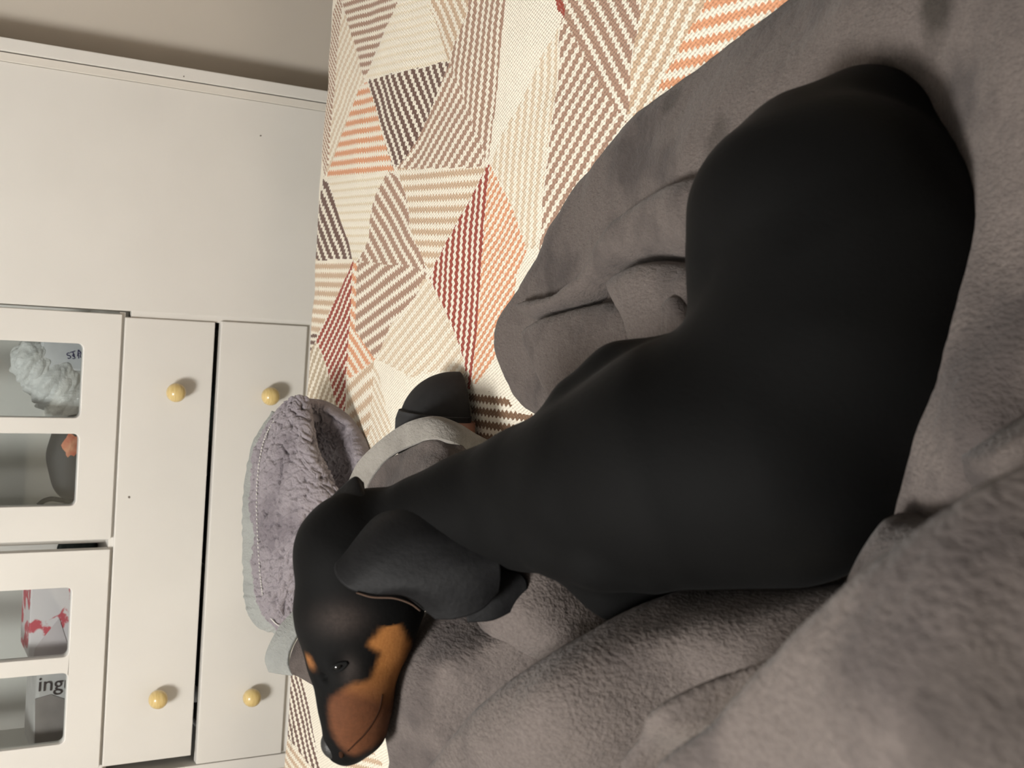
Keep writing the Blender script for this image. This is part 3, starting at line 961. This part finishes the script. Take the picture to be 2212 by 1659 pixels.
f5 = [(px + 12, py + 60, y - 0.05) for px, py, y in f4]
f6 = [(px + 20, py + 130, y - 0.12) for px, py, y in f4]
hf = surf(ygrid([f3, f4, f5, f6]), 70, 130)
sheet('fleece_face', hf, 0.010, MAT['fleece'], throw, (vnoise(np.arange(70)[:, None] * .06 + np.zeros((1, 130)), np.arange(130)[None] * .09 + np.zeros((70, 1)), 8) - .5) * 0.006)

# ------------------------------------------------------------------ foot in a black slipper
tip = onY(940, 802, 1.268)
person = tag(empty('person', (tip[0] - 0.12, 1.262, BEDZ)),
             'person lying under the throw, only one foot in a black slipper showing', 'person')
mb = plain('black_felt', (27, 27, 28), 0.9, 8, 120, 0.4)


def loft(name, secs, mat, parent, n=40):
    """secs: (x, yc, half width, z bottom, height, roundness)"""
    V = []
    for (x, yc, hw, z0, h, e) in secs:
        for k in range(n):
            a = 2 * math.pi * k / n
            cy, cz = math.cos(a), math.sin(a)
            yy = math.copysign(abs(cy) ** e, cy) * hw
            zz = math.copysign(abs(cz) ** e, cz)
            zz = z0 + h * 0.30 + (zz * h * 0.70 if zz > 0 else zz * h * 0.30)
            V.append((x, yc + yy, zz))
    F = [tuple(f) for f in grid_faces(len(secs), n, 0, True)]
    F += [tuple(range(n)), tuple(range(len(secs) * n - n, len(secs) * n))]
    o = mesh_obj(name, V, F, mat, parent)
    return o


tx = tip[0]
secs = []
for k in range(22):
    t = 1 - math.cos(k / 21 * math.pi / 2)
    q = math.sqrt(max(0, 1 - (1 - t) ** 2))
    secs.append((tx - t * 0.072, 1.276 - 0.014 * t, 0.0005 + 0.0555 * q, BEDZ + 0.004, 0.002 + 0.076 * q, 0.95))
loft('slipper', secs, mb, person)
secs = []
for k in range(12):
    t = k / 11
    secs.append((tx - 0.050 - t * 0.05 - 0.004 * math.sin(t * 3), 1.262 - 0.004 * t, 0.055 + 0.002 * t, BEDZ + 0.005, 0.079 + 0.004 * min(1, t * 6), 0.95))
loft('slipper_collar', secs, plain('black_felt_trim', (40, 40, 41), 0.9, 8, 120, 0.4), person)
skin = Mat('skin', (150, 104, 84), 0.5)
skin.b.inputs['Subsurface Weight'].default_value = 0.15
skin.b.inputs['Subsurface Radius'].default_value = (0.01, 0.004, 0.002)
secs = []
for k in range(14):
    t = k / 13
    secs.append((tx - 0.056 - t * 0.12, 1.236 - 0.012 * t, 0.034 - 0.004 * math.sin(t * 3), BEDZ + 0.006, 0.062 - 0.006 * t, 1.0))
loft('foot', secs, skin.m, person)

# ------------------------------------------------------------------ things behind the glass
SH = 0.773


def crumple(name, cells, mat, parent=None, seed=0, amp=0.020, n=60):
    """bag of crumpled film: ellipsoid lobes (centre, radii) merged and creased"""
    parts = []
    for (c, r) in cells:
        u, v = np.meshgrid(np.linspace(0.02, math.pi - 0.02, n), np.linspace(0, 2 * math.pi, n, endpoint=False), indexing='ij')
        N = np.stack([np.sin(u) * np.cos(v), np.sin(u) * np.sin(v), np.cos(u)], -1)
        w = worley(N[..., 0] * 1.5 + N[..., 2] * 1.0 + 3, N[..., 1] * 1.5 + N[..., 2] * 1.2 + 5, seed)
        w2 = worley(N[..., 0] * 3 + N[..., 2] * 2 + 3, N[..., 1] * 3 - N[..., 2] * 2.5 + 5, seed + 2)
        P = np.array(c) + N * np.array(r) * (1 + (0.5 - w)[..., None] * amp / min(r) + (0.4 - w2)[..., None] * amp * .4 / min(r))
        P[..., 2] = np.maximum(P[..., 2], SH + 0.0005)
        parts.append((P.reshape(-1, 3), grid_faces(n, n, 0, True)))
    V, F = join(parts)
    return mesh_obj(name, V, F, mat, parent, False)


film = Mat('white_film', (236, 236, 234), 0.35)
film.b.inputs['Transmission Weight'].default_value = 0.12
film.bump(film.noise(film.coord(), 60, 4, 0.7), 0.7, 0.004)
IY = 2.075


def wp(px, py, y=IY):
    return onY(px, py, y)


c1, c2, c3 = wp(70, 800), wp(115, 845), wp(150, 880)
tag(crumple('plastic_bag', [(wp(72, 782), (0.040, 0.035, 0.033)), (wp(118, 822), (0.046, 0.04, 0.046)), (wp(150, 862), (0.036, 0.04, 0.050))], film.m, seed=3, amp=0.011),
    'crumpled white plastic bag behind the upper right pane of the glass door', 'bag')
# white paper packet with purple lettering
pk = tag(empty('paper_packet', wp(160, 765, 2.045)), 'white paper packet with purple lettering beside the plastic bag', 'packet')
o = wp(150, 762, 2.052)
bm = bmesh.new()
box_bm(bm, (o[0] - 0.030, 2.048, SH), (o[0] + 0.030, 2.066, o[2] + 0.045), 0.004)
ob = bm_obj('packet', bm, plain('packet_paper', (222, 222, 224), 0.7, 14, 25), pk)


def lettering(name, body, size, loc, mat, parent, rotz=0.0, depth=0.0004):
    """flat lettering standing in the plane of the doors, turned by rotz in that plane"""
    cu = bpy.data.curves.new(name + '_curve', 'FONT')
    cu.body = body
    cu.size = size
    cu.extrude = depth
    cu.align_x = 'LEFT'
    tmp = bpy.data.objects.new(name + '_tmp', cu)
    COL.objects.link(tmp)
    dg = bpy.context.evaluated_depsgraph_get()
    me_ = bpy.data.meshes.new_from_object(tmp.evaluated_get(dg))
    bpy.data.objects.remove(tmp)
    bpy.data.curves.remove(cu)
    R_ = Matrix.Rotation(math.pi / 2, 4, 'X') @ Matrix.Rotation(rotz, 4, 'Z')
    me_.transform(Matrix.Translation(Vector([float(x) for x in loc])) @ R_)
    me_.materials.clear()
    me_.materials.append(mat)
    ob_ = bpy.data.objects.new(name, me_)
    COL.objects.link(ob_)
    attach(ob_, parent)
    return ob_


purple = plain('purple_ink', (78, 70, 110), 0.6)
p_ = wp(146, 776, 2.0475)
lettering('lettering', 'STAB', 0.015, p_, purple, pk, -math.pi / 2 + 0.35)
p_ = wp(156, 776, 2.0475)
lettering('lettering', 'S IC', 0.012, p_, purple, pk, -math.pi / 2 + 0.15)
# dark bottle lying against the door with an orange patch
bt = tag(empty('dark_pouch', wp(150, 1010)), 'dark blue black zip pouch with an orange patch behind a glass door pane', 'pouch')
cb = wp(145, 1000, 2.06)
V, F = [], None
n1, n2 = 40, 36
u = np.linspace(0, 1, n1)
prof_r = 0.006 + 0.040 * np.sqrt(np.clip(np.sin(np.pi * np.clip(u * .96 + .02, 0, 1)), 0, 1))
x0, x1 = wp(130, 885)[0], wp(150, 1075)[0]
for k in range(n1):
    for j in range(n2):
        a = 2 * math.pi * j / n2
        V.append((x0 + (x1 - x0) * u[k], 2.062 + 0.028 * math.cos(a) * prof_r[k] / .046, max(SH + .001, SH + 0.046 + prof_r[k] * math.sin(a) * 1.02 + 0.001 * math.sin(k * .4))))
mesh_obj('pouch', V, grid_faces(n1, n2, 0, True), plain('dark_nylon', (27, 29, 36), 0.6, 10, 60), bt)
cq = wp(148, 962, 2.031)
V = [(cq[0] + 0.019 * math.cos(2 * math.pi * k / 24) * r * (1 + .15 * math.sin(k * 1.9)), 2.0325 - 0.003 * (1 - r), cq[2] - 0.004 + 0.013 * (1 + .2 * math.sin(k * 1.3)) * math.sin(2 * math.pi * k / 24) * r) for r in (1.0, .6, 0.02) for k in range(24)]
mp_ = Mat('orange_patch', (205, 110, 70), 0.5)
mp_.base(mp_.ramp(mp_.noise(mp_.coord(), 60, 2), [(0.35, srgb((205, 96, 58))), (0.65, srgb((226, 150, 110)))]))
mesh_obj('orange_patch', V, grid_faces(3, 24, 0, True), mp_.m, bt)


def tube(name, P, r, mat, parent=None, n=10):
    P = np.asarray(P, float)
    T = np.gradient(P, axis=0)
    T /= np.linalg.norm(T, axis=1, keepdims=True)
    ref = np.array([0, 1.0, 0.02])
    N1 = np.cross(T, ref)
    N1 /= np.linalg.norm(N1, axis=1, keepdims=True) + 1e-9
    N2 = np.cross(T, N1)
    a = np.linspace(0, 2 * math.pi, n, endpoint=False)
    V = (P[:, None] + r * (np.cos(a)[None, :, None] * N1[:, None] + np.sin(a)[None, :, None] * N2[:, None]))
    F = [tuple(f) for f in grid_faces(len(P), n, 0, True)] + [tuple(range(n)), tuple(range(len(P) * n - n, len(P) * n))]
    return mesh_obj(name, V.reshape(-1, 3), F, mat, parent)


cc = wp(160, 1072, 2.022)
th = np.linspace(0, 4.2 * math.pi, 90)
rr = 0.024 - 0.011 * th / th.max()
tag(tube('coiled_cord', np.stack([cc[0] + rr * np.cos(th), 2.022 - 0.002 * np.sin(th * .5), np.maximum(SH + .004, SH + 0.027 + rr * np.sin(th))], 1), 0.0033, plain('pink_black_cord', (120, 84, 86), 0.5, 70, 160)),
    'coiled pinkish cord at the end of the dark pouch behind the glass', 'cord')
tag(tube('black_strap', catmull([wp(82, 1092, 2.03), wp(95, 1082, 2.03), wp(112, 1078, 2.03), wp(135, 1081, 2.03), wp(150, 1083, 2.035), (wp(165, 1084, 2.04)[0], 2.04, SH + .005)], 40), 0.0042, plain('black_webbing', (22, 22, 24), 0.7)),
    'short black strap sticking up beside the coiled cord', 'strap')
# box with a red blossom print
bxr = tag(empty('blossom_box', wp(130, 1340)), 'white box printed with red blossom branches behind the left door', 'box')
tl = wp(68, 1262, 2.04)
brr = wp(68, 1425, 2.04)
mb_ = Mat('blossom_print', (226, 220, 220), 0.6)
v = mb_.coord('Object')
bl = mb_.noise(v, 42, 4, 0.65)
wv = mb_.n('ShaderNodeTexWave', wave_type='BANDS', bands_direction='DIAGONAL')
wv.inputs['Scale'].default_value = 5.5
wv.inputs['Distortion'].default_value = 9.0
wv.inputs['Detail'].default_value = 3
wv.inputs['Detail Scale'].default_value = 2.0
mb_.l(v, wv.inputs['Vector'])
msk_ = mb_.math('MULTIPLY', mb_.ramp(wv.outputs[0], [(0.50, (0, 0, 0, 1)), (0.66, (1, 1, 1, 1))]), mb_.ramp(bl, [(0.42, (0, 0, 0, 1)), (0.5, (1, 1, 1, 1))]))
mb_.base(mb_.mix(msk_, srgb((226, 219, 221)), srgb((206, 92, 102))))
box('carton', (brr[0] + 0.003, 2.04, SH), (tl[0] + 0.003, 2.14, tl[2]), mb_.m, bxr, 0.002)
V = [wp(128, 1336, 2.0385), wp(76, 1400, 2.0385), wp(73, 1418, 2.0385), (wp(148, 1416, 2.0385)), wp(150, 1404, 2.0385)]
V = V + [p + np.array([0, 0.0012, 0]) for p in V]
mesh_obj('paper_flap', V, [(0, 1, 2, 3, 4)] + [(k, (k + 1) % 5, 5 + (k + 1) % 5, 5 + k) for k in range(5)], plain('flap_paper', (214, 204, 206), 0.7), bxr, False)
# printed cushion / folded cloth with lettering
cu_ = tag(empty('lettered_cloth', wp(130, 1540)), 'folded white cloth with dark script lettering behind the leftmost pane', 'cloth')
t0, t1 = wp(74, 1450, 2.045), wp(74, 1640, 2.045)
bm = bmesh.new()
box_bm(bm, (t1[0], 2.045, SH), (t0[0] + .002, 2.16, t0[2] - 0.004), 0.006)
bm_obj('cloth', bm, plain('white_cotton', (206, 202, 200), 0.9, 16, 22), cu_)
V = np.array([wp(a, b, 2.0435) for a, b in [(76, 1510), (110, 1500), (145, 1512), (150, 1640), (110, 1640), (75, 1640)]])
V = np.concatenate([V, V + np.array([0, 0.0014, 0])])
V[:, 2] = np.maximum(V[:, 2], SH + .001)
mesh_obj('grey_fold', V, [(0, 1, 2, 3, 4, 5)] + [(k, (k + 1) % 6, 6 + (k + 1) % 6, 6 + k) for k in range(6)], plain('grey_cotton', (150, 142, 138), 0.9, 14, 26), cu_, False)
lettering('lettering', 'ingu', 0.036, wp(80, 1494, 2.0435), plain('dark_ink', (72, 60, 58), 0.6), cu_, -math.pi / 2 - 0.02)
# clothes glimpsed through the gaps
for k, (px, py, w_, h_, c) in enumerate([(215, 1175, .05, .05, (60, 72, 72)), (180, 1173, .05, .04, (150, 158, 152))]):
    q = wp(px, py, 2.10)
    ob = crumple('folded_shirt', [((q[0], 2.09 + .085 * k, SH + h_ * .6), (w_, 0.035, h_ * .62))], plain('shirt_%s' % 'ab'[k], c, 0.9), seed=20 + k, amp=0.006, n=28)
    tag(ob, ['dark green folded shirt seen low in the gap between the glass doors', 'pale grey folded shirt seen through the gap between the glass doors'][k], 'shirt')
for k, (x_, w_, c) in enumerate([(-0.235, 0.07, (120, 140, 138)), (-0.66, 0.10, (26, 28, 32)), (-0.43, 0.10, (20, 24, 30))]):
    parts = []
    n = 30
    u, v = np.meshgrid(np.linspace(0.02, math.pi - 0.02, n), np.linspace(0, 2 * math.pi, n, endpoint=False), indexing='ij')
    P = np.stack([x_ + w_ * np.sin(u) * np.cos(v), 2.075 + 0.06 * np.sin(u) * np.sin(v), 0.545 + 0.066 * np.cos(u) * (1 + 0.12 * np.sin(5 * v))], -1)
    ob = mesh_obj('clothing_bundle', P.reshape(-1, 3), grid_faces(n, n, 0, True), plain('top_cloth_%s' % 'abc'[k], c, 0.9), None)
    tag(ob, ['pale green clothing showing in the dark slit above the lower drawer',
             'black clothing at the left end of the slit above the lower drawer',
             'navy clothing in the middle of the slit above the lower drawer'][k], 'clothing')

# ------------------------------------------------------------------ dog


def surface_nets(D, org, h):
    """isosurface D=0 of a grid of distances (negative inside)"""
    nx, ny, nz = D.shape
    ins = D < 0
    acc = np.zeros((nx - 1, ny - 1, nz - 1, 3))
    cnt = np.zeros((nx - 1, ny - 1, nz - 1))
    corners = [(i, j, k) for i in (0, 1) for j in (0, 1) for k in (0, 1)]

    def sub(A, c):
        return A[c[0]:nx - 1 + c[0], c[1]:ny - 1 + c[1], c[2]:nz - 1 + c[2]]
    for a in corners:
        for ax in range(3):
            if a[ax] == 1:
                continue
            b = list(a)
            b[ax] = 1
            d0, d1 = sub(D, a), sub(D, b)
            cr = (d0 < 0) != (d1 < 0)
            t = np.where(cr, d0 / np.where(cr, d0 - d1, 1), 0)
            for q in range(3):
                acc[..., q] += np.where(cr, a[q] + (t if q == ax else 0), 0)
            cnt += cr
    act = cnt > 0
    idx = -np.ones(act.shape, int)
    idx[act] = np.arange(act.sum())
    g = np.argwhere(act)
    V = (g + acc[act] / cnt[act][:, None]) * h + org
    F = []
    for ax in range(3):
        o1, o2 = [q for q in range(3) if q != ax]
        s0 = [slice(1, -1)] * 3
        s0[ax] = slice(0, -1)
        s1 = list(s0)
        s1[ax] = slice(1, None)
        A, B = ins[tuple(s0)], ins[tuple(s1)]
        e = np.argwhere(A != B)
        flip = A[A != B]
        if not len(e):
            continue
        base_ = e.copy()
        base_[:, o1] += 1
        base_[:, o2] += 1
        c = []
        for (p, q) in ((1, 1), (0, 1), (0, 0), (1, 0)):
            r = base_.copy()
            r[:, o1] -= p
            r[:, o2] -= q
            c.append(idx[r[:, 0], r[:, 1], r[:, 2]])
        Q = np.stack(c, 1)
        if ax == 1:
            flip = ~flip
        Q[~flip] = Q[~flip][:, ::-1]
        F.append(Q)
    return V, np.concatenate(F)


def smin(a, b, k):
    h = np.clip(0.5 + 0.5 * (b - a) / k, 0, 1)
    return b * (1 - h) + a * h - k * h * (1 - h)


def cone(P, a, b, ra, rb):
    e = b - a
    t = np.clip(((P - a) @ e) / max(e @ e, 1e-12), 0, 1)
    return np.linalg.norm(P - a - t[..., None] * e, axis=-1) - (ra + (rb - ra) * t)


def N(px, py, d, rpx):
    return onD(px, py, d), rpx * d / FPX


# chains of (photo x, photo y, distance, radius in photo pixels); radius becomes metres at that distance
TORSO = [
    [(1095, 1090, .815, 118), (1190, 1068, .79, 155), (1315, 1045, .755, 200), (1480, 1000, .725, 258), (1680, 960, .705, 292), (1800, 760, .70, 292), (1835, 560, .71, 300)],
    [(1835, 560, .71, 300), (1800, 480, .715, 275)],
    [(1690, 450, .72, 190), (1870, 275, .745, 112)],
    [(1870, 275, .745, 112), (2005, 430, .725, 120)],
    [(1745, 335, .735, 135), (1860, 290, .735, 122)],
    [(1640, 480, .73, 138), (1610, 600, .725, 112), (1570, 690, .735, 60)],       # far thigh
    [(1255, 868, .775, 62), (1340, 810, .765, 60), (1450, 790, .755, 62)],        # far upper arm
    [(1230, 1150, .765, 85), (1310, 1240, .765, 62), (1340, 1305, .765, 34)],       # near foreleg
    [(1900, 330, .735, 140), (1990, 470, .715, 150)],
    [(1330, 1250, .77, 70), (1450, 1240, .76, 50)],
    [(1190, 1170, .752, 50), (1300, 1215, .725, 42), (1410, 1252, .712, 20)],
    [(1215, 1050, .735, 60), (1320, 1000, .715, 60)],
]
HEAD = [
    [(818, 1130, .865, 72), (775, 1205, .86, 130), (762, 1320, .86, 122), (763, 1420, .862, 94), (766, 1510, .868, 76), (766, 1568, .874, 66), (748, 1606, .878, 48)],
    [(770, 1190, .862, 128), (812, 1290, .86, 108), (822, 1372, .862, 74)],       # cheek
    [(700, 1355, .868, 56), (705, 1420, .866, 36)],                              # brow
    [(805, 1430, .86, 52), (794, 1520, .866, 42), (779, 1574, .872, 38)],          # upper lip
]
NECK = [[(822, 1142, .862, 76), (925, 1122, .845, 94), (1010, 1100, .83, 112), (1120, 1082, .808, 130)]]


def chain_sdf(P, chains, k):
    D = None
    for ch in chains:
        nodes = [N(*c) for c in ch]
        for (a, ra), (b, rb) in zip(nodes[:-1], nodes[1:]):
            d = cone(P, a, b, ra, rb)
            D = d if D is None else smin(D, d, k)
    return D


allN = [N(*c) for ch in TORSO + HEAD + NECK for c in ch]
lo = np.min([a - r for a, r in allN], 0) - 0.015
hi = np.max([a + r for a, r in allN], 0) + 0.015
HS = 0.0033
dims = np.ceil((hi - lo) / HS).astype(int)
ax_ = [lo[i] + HS * np.arange(dims[i]) for i in range(3)]
P = np.stack(np.meshgrid(*ax_, indexing='ij'), -1)
sl_head = P
D = chain_sdf(P, TORSO, 0.018)
DN = chain_sdf(P, NECK, 0.012)
DH = chain_sdf(P, HEAD, 0.009)
D = smin(smin(D, DN, 0.022), DH, 0.010)
# eye socket and mouth line pressed into the head
for (px, py, d, rp) in ((735, 1445, .824, 20), (700, 1462, .838, 12)):
    a, r = N(px, py, d, rp)
    D = -smin(-D, np.linalg.norm(P - a, axis=-1) - r, 0.006)
D[[0, -1]] = 1
D[:, [0, -1]] = 1
D[:, :, [0, -1]] = 1
V, F = surface_nets(D, lo, HS)
dog = tag(empty('dog', onD(1600, 900, .78)), 'black and tan short haired dachshund curled on the grey blanket, head turned left', 'dog')
dm = Mat('dog_coat', (20, 20, 20), 0.75)
body = mesh_obj('body', V, F, None, dog)
bm = bmesh.new()
bm.from_mesh(body.data)
for _ in range(3):
    bmesh.ops.smooth_vert(bm, verts=bm.verts, factor=0.5, use_axis_x=True, use_axis_y=True, use_axis_z=True)
bmesh.ops.recalc_face_normals(bm, faces=bm.faces)
bm.to_mesh(body.data)
# local frame of the head: tan marks and painted sheen are the same on both sides
nose_p, occ_p = onD(745, 1612, .878), onD(790, 1150, .862)
ha = (nose_p - occ_p) / np.linalg.norm(nose_p - occ_p)
toc = CAMP - onD(765, 1400, .862)
toc /= np.linalg.norm(toc)
hs = toc - ha * (toc @ ha)
hu = np.array([0, 0, 1.0]) - ha * ha[2]
hu /= np.linalg.norm(hu)
hs = np.cross(ha, hu)
if hs @ toc < 0:
    hs = -hs
co = np.array([v.co for v in bm.verts])
bm.free()
mid = onD(762, 1400, .862)
sd = (co - mid) @ hs
mir = np.where((sd < 0)[:, None], co - 2 * sd[:, None] * hs, co)
pix = topix(mir)
TANP = [(848, 1328), (860, 1343), (876, 1372), (886, 1392), (878, 1410), (872, 1430), (860, 1470), (848, 1510), (845, 1560), (822, 1600), (785, 1624), (757, 1631),
        (722, 1594), (711, 1552), (712, 1512), (735, 1494), (762, 1478), (800, 1468), (812, 1440), (822, 1412), (806, 1402), (798, 1390), (818, 1366), (838, 1346)]
dt, _, _ = polysdf(pix[:, 0], pix[:, 1], catmull_closed(np.array(TANP, float), 3))
nearhead = ((co - mid) @ ha > -0.03) & (np.abs((co - mid) @ hs) < 0.06)
nearhead2 = ((co - mid) @ ha > -0.06) & (np.abs((co - mid) @ hs) < 0.06)
wt = np.clip(dt / 14.0 + 0.5, 0, 1) * nearhead
spot = onD(672, 1418, .85)
spot2 = spot - 2 * ((spot - mid) @ hs) * hs
lipd = np.clip((pix[:, 1] - 1430) / 90.0 + (800 - pix[:, 0]) / 300.0, 0, 1)
ca = np.zeros((len(co), 4), np.float32)
ca[:, 0] = wt
ca[:, 1] = lipd * nearhead
ca[:, 3] = 1
gr = np.exp(-(((pix[:, 0] - 738) / 52.0) ** 2 + ((pix[:, 1] - 1338) / 34.0) ** 2)) + .6 * np.exp(-(((pix[:, 0] - 757) / 22.0) ** 2 + ((pix[:, 1] - 1452) / 34.0) ** 2))  # forehead sheen over thin fur and grey eye ring, painted into the coat
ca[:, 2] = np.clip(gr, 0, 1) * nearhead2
wsp = np.clip(1.4 - np.linalg.norm(co - (spot2 + hu * 0.0), axis=1) / 0.0068, 0, 1)
ca[:, 0] = np.maximum(ca[:, 0], wsp)
at = body.data.attributes.new('marks_and_sheen', 'FLOAT_COLOR', 'POINT')
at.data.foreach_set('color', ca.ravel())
A = dm.n('ShaderNodeAttribute', attribute_name='marks_and_sheen')
sc = dm.n('ShaderNodeSeparateColor')
dm.l(A.outputs['Color'], sc.inputs[0])
v = dm.coord()
hair = dm.noise(dm.coord(scale=(1, 0.35, 1)), 320, 4, 0.6)
tan_c = dm.mix(hair, srgb((146, 94, 50)), srgb((176, 120, 68)))
tan_d = dm.mix(hair, srgb((70, 43, 28)), srgb((96, 60, 39)))
tan = dm.mix(sc.outputs[1], tan_c, tan_d)
blk = dm.ramp(dm.noise(v, 9, 3), [(0.3, srgb((6, 6, 6))), (0.75, srgb((13, 13, 13)))])
edge = dm.math('ADD', sc.outputs[0], dm.math('MULTIPLY', dm.math('SUBTRACT', dm.noise(v, 180, 3, .6), 0.5), dm.math('MULTIPLY', dm.math('MULTIPLY', sc.outputs[0], dm.math('SUBTRACT', 1.0, sc.outputs[0])), 3.0)), clamp=True)
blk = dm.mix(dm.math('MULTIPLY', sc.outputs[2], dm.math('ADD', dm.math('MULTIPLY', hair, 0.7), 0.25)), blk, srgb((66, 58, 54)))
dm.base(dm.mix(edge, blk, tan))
dm.b.inputs['Sheen Weight'].default_value = 0.012
dm.b.inputs['Sheen Roughness'].default_value = 0.4
dm.b.inputs['Specular IOR Level'].default_value = 0.09
dm.bump(hair, 0.25, 0.0012)
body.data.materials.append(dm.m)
sb = body.modifiers.new('smooth', 'SUBSURF')
sb.levels = 1
sb.render_levels = 1

black = Mat('black_fur', (24, 24, 25), 0.6)
hb_ = black.noise(black.coord(scale=(1, 0.4, 1)), 300, 4, 0.6)
black.base(black.ramp(hb_, [(0.3, srgb((13, 13, 14))), (0.7, srgb((22, 22, 23)))]))
black.b.inputs['Sheen Weight'].default_value = 0.015
black.b.inputs['Specular IOR Level'].default_value = 0.14
black.bump(hb_, 0.3, 0.001)


def dgrid(rows):
    return [[onD(px, py, d) for px, py, d in r] for r in rows]


# near ear, hanging down over the cheek and neck
ear = surf(dgrid([
    [(760, 1160, .836), (800, 1110, .842), (850, 1080, .842), (903, 1066, .826)],
    [(722, 1222, .812), (795, 1150, .810), (862, 1110, .812), (938, 1100, .808)],
    [(745, 1266, .800), (820, 1200, .795), (895, 1152, .795), (985, 1140, .797)],
    [(800, 1286, .797), (865, 1250, .790), (945, 1195, .788), (1048, 1172, .79)],
    [(868, 1287, .797), (925, 1275, .788), (995, 1232, .784), (1078, 1212, .785)],
    [(915, 1318, .80), (965, 1305, .79), (1025, 1272, .785), (1082, 1245, .786)],
    [(940, 1338, .80), (985, 1337, .793), (1040, 1318, .79), (1078, 1278, .79)]]), 70, 50)
o = sheet('ear', ear, 0.006, black.m, dog)
ear2 = surf(dgrid([
    [(1020, 1190, .806), (1060, 1200, .806), (1095, 1222, .806)],
    [(1010, 1255, .805), (1075, 1245, .803), (1133, 1248, .805)],
    [(1005, 1310, .806), (1075, 1300, .803), (1138, 1278, .805)],
    [(1010, 1345, .808), (1065, 1340, .806), (1112, 1318, .807)]]), 36, 30)
sheet('ear_fold', ear2, 0.006, black.m, dog)
tube('ear_rim', catmull([onD(*q) for q in [(770, 1280, .7965), (805, 1290, .7945), (850, 1292, .794), (885, 1303, .795), (908, 1319, .797)]], 24), 0.0007, plain('brown_rim', (74, 56, 44), 0.9), dog, 8)
# far ear: its raised root shows over the skull
ear3 = surf(dgrid([
    [(672, 1128, .868), (705, 1085, .868), (742, 1047, .866), (768, 1029, .866), (786, 1042, .866)],
    [(690, 1150, .85), (725, 1105, .848), (760, 1072, .848), (785, 1062, .85), (792, 1078, .852)],
    [(730, 1180, .84), (765, 1135, .835), (790, 1105, .835), (805, 1095, .838), (808, 1108, .842)],
    [(780, 1200, .84), (800, 1160, .835), (815, 1130, .835), (825, 1120, .838), (826, 1130, .842)]]), 40, 40)
sheet('ear', ear3, 0.022, black.m, dog)

# eye, lids and nose
bpy.context.view_layer.update()
dg = bpy.context.evaluated_depsgraph_get()


def hit(px, py):
    r = ray(px, py)
    r = r / np.linalg.norm(r)
    o_ = body.matrix_world.inverted() @ Vector(CAMP)
    ok, loc, nrm, _ = body.evaluated_get(dg).ray_cast(o_, Vector(r))
    if not ok:
        return None, None
    return np.array(body.matrix_world @ loc), np.array(nrm)


def ball(name, c, r, mat, parent, scale=(1, 1, 1), axes=None, n=20):
    u, v = np.meshgrid(np.linspace(0.001, math.pi - .001, n), np.linspace(0, 2 * math.pi, n, endpoint=False), indexing='ij')
    Nn = np.stack([np.sin(u) * np.cos(v) * scale[0], np.sin(u) * np.sin(v) * scale[1], np.cos(u) * scale[2]], -1) * r
    if axes is not None:
        Nn = Nn @ np.array(axes)
    return mesh_obj(name, (np.array(c) + Nn).reshape(-1, 3), grid_faces(n, n, 0, True), mat, parent)


eyem = Mat('dark_eye', (9, 8, 7), 0.15)
p, nrm = hit(731, 1440)
if p is not None:
    eye = ball('eye', p - nrm * 0.0030, 0.0050, eyem.m, dog)
    lid = Mat('eyelid', (20, 20, 20), 0.9)
    lid.b.inputs['Specular IOR Level'].default_value = 0.08
    q0, _ = hit(702, 1454)
    q1, _ = hit(752, 1430)
    dirv = (q1 - q0) / np.linalg.norm(q1 - q0)
    crs = np.cross(nrm, dirv)
    for sgn in (1, -1):
        pts = []
        for t in np.linspace(-1.0, 1.0, 17):
            bow = math.cos(t * math.pi / 2)
            pts.append(p + crs * 0.0026 * sgn * bow + dirv * 0.0085 * t + nrm * (0.0002 + 0.0012 * bow))
        tube('eyelid', pts, 0.0012, lid.m, eye, 10)
nosem = Mat('nose_leather', (30, 30, 30), 0.5)
nosem.bump(nosem.noise(nosem.coord(), 700, 2), 0.5, 0.0008)
p, nrm = hit(735, 1600)
ns = onD(731, 1604, .874)
ball('nose', ns, 0.0112, nosem.m, dog, (1.1, 1.15, 1.2), np.array([hs, ha, hu]), 28)
q, qn = hit(742, 1612)
dark = Mat('mouth_line', (46, 29, 20), 0.95)
dark.b.inputs['Specular IOR Level'].default_value = 0.05
pts = [hit(px, py)[0] for px, py in [(752, 1622), (768, 1606), (786, 1588), (806, 1560), (820, 1530), (826, 1500)]]
pts = [x for x in pts if x is not None]
if len(pts) > 3:
    tube('mouth', catmull(pts, 30), 0.0006, dark.m, dog, 8)
nostril = onD(744, 1622, .858)
p, nrm = hit(744, 1618)
ball('nostril', onD(738, 1626, .8575), 0.0026, dark.m, dog, (1, 1.6, .8), np.array([hs, ha, hu]), 12)
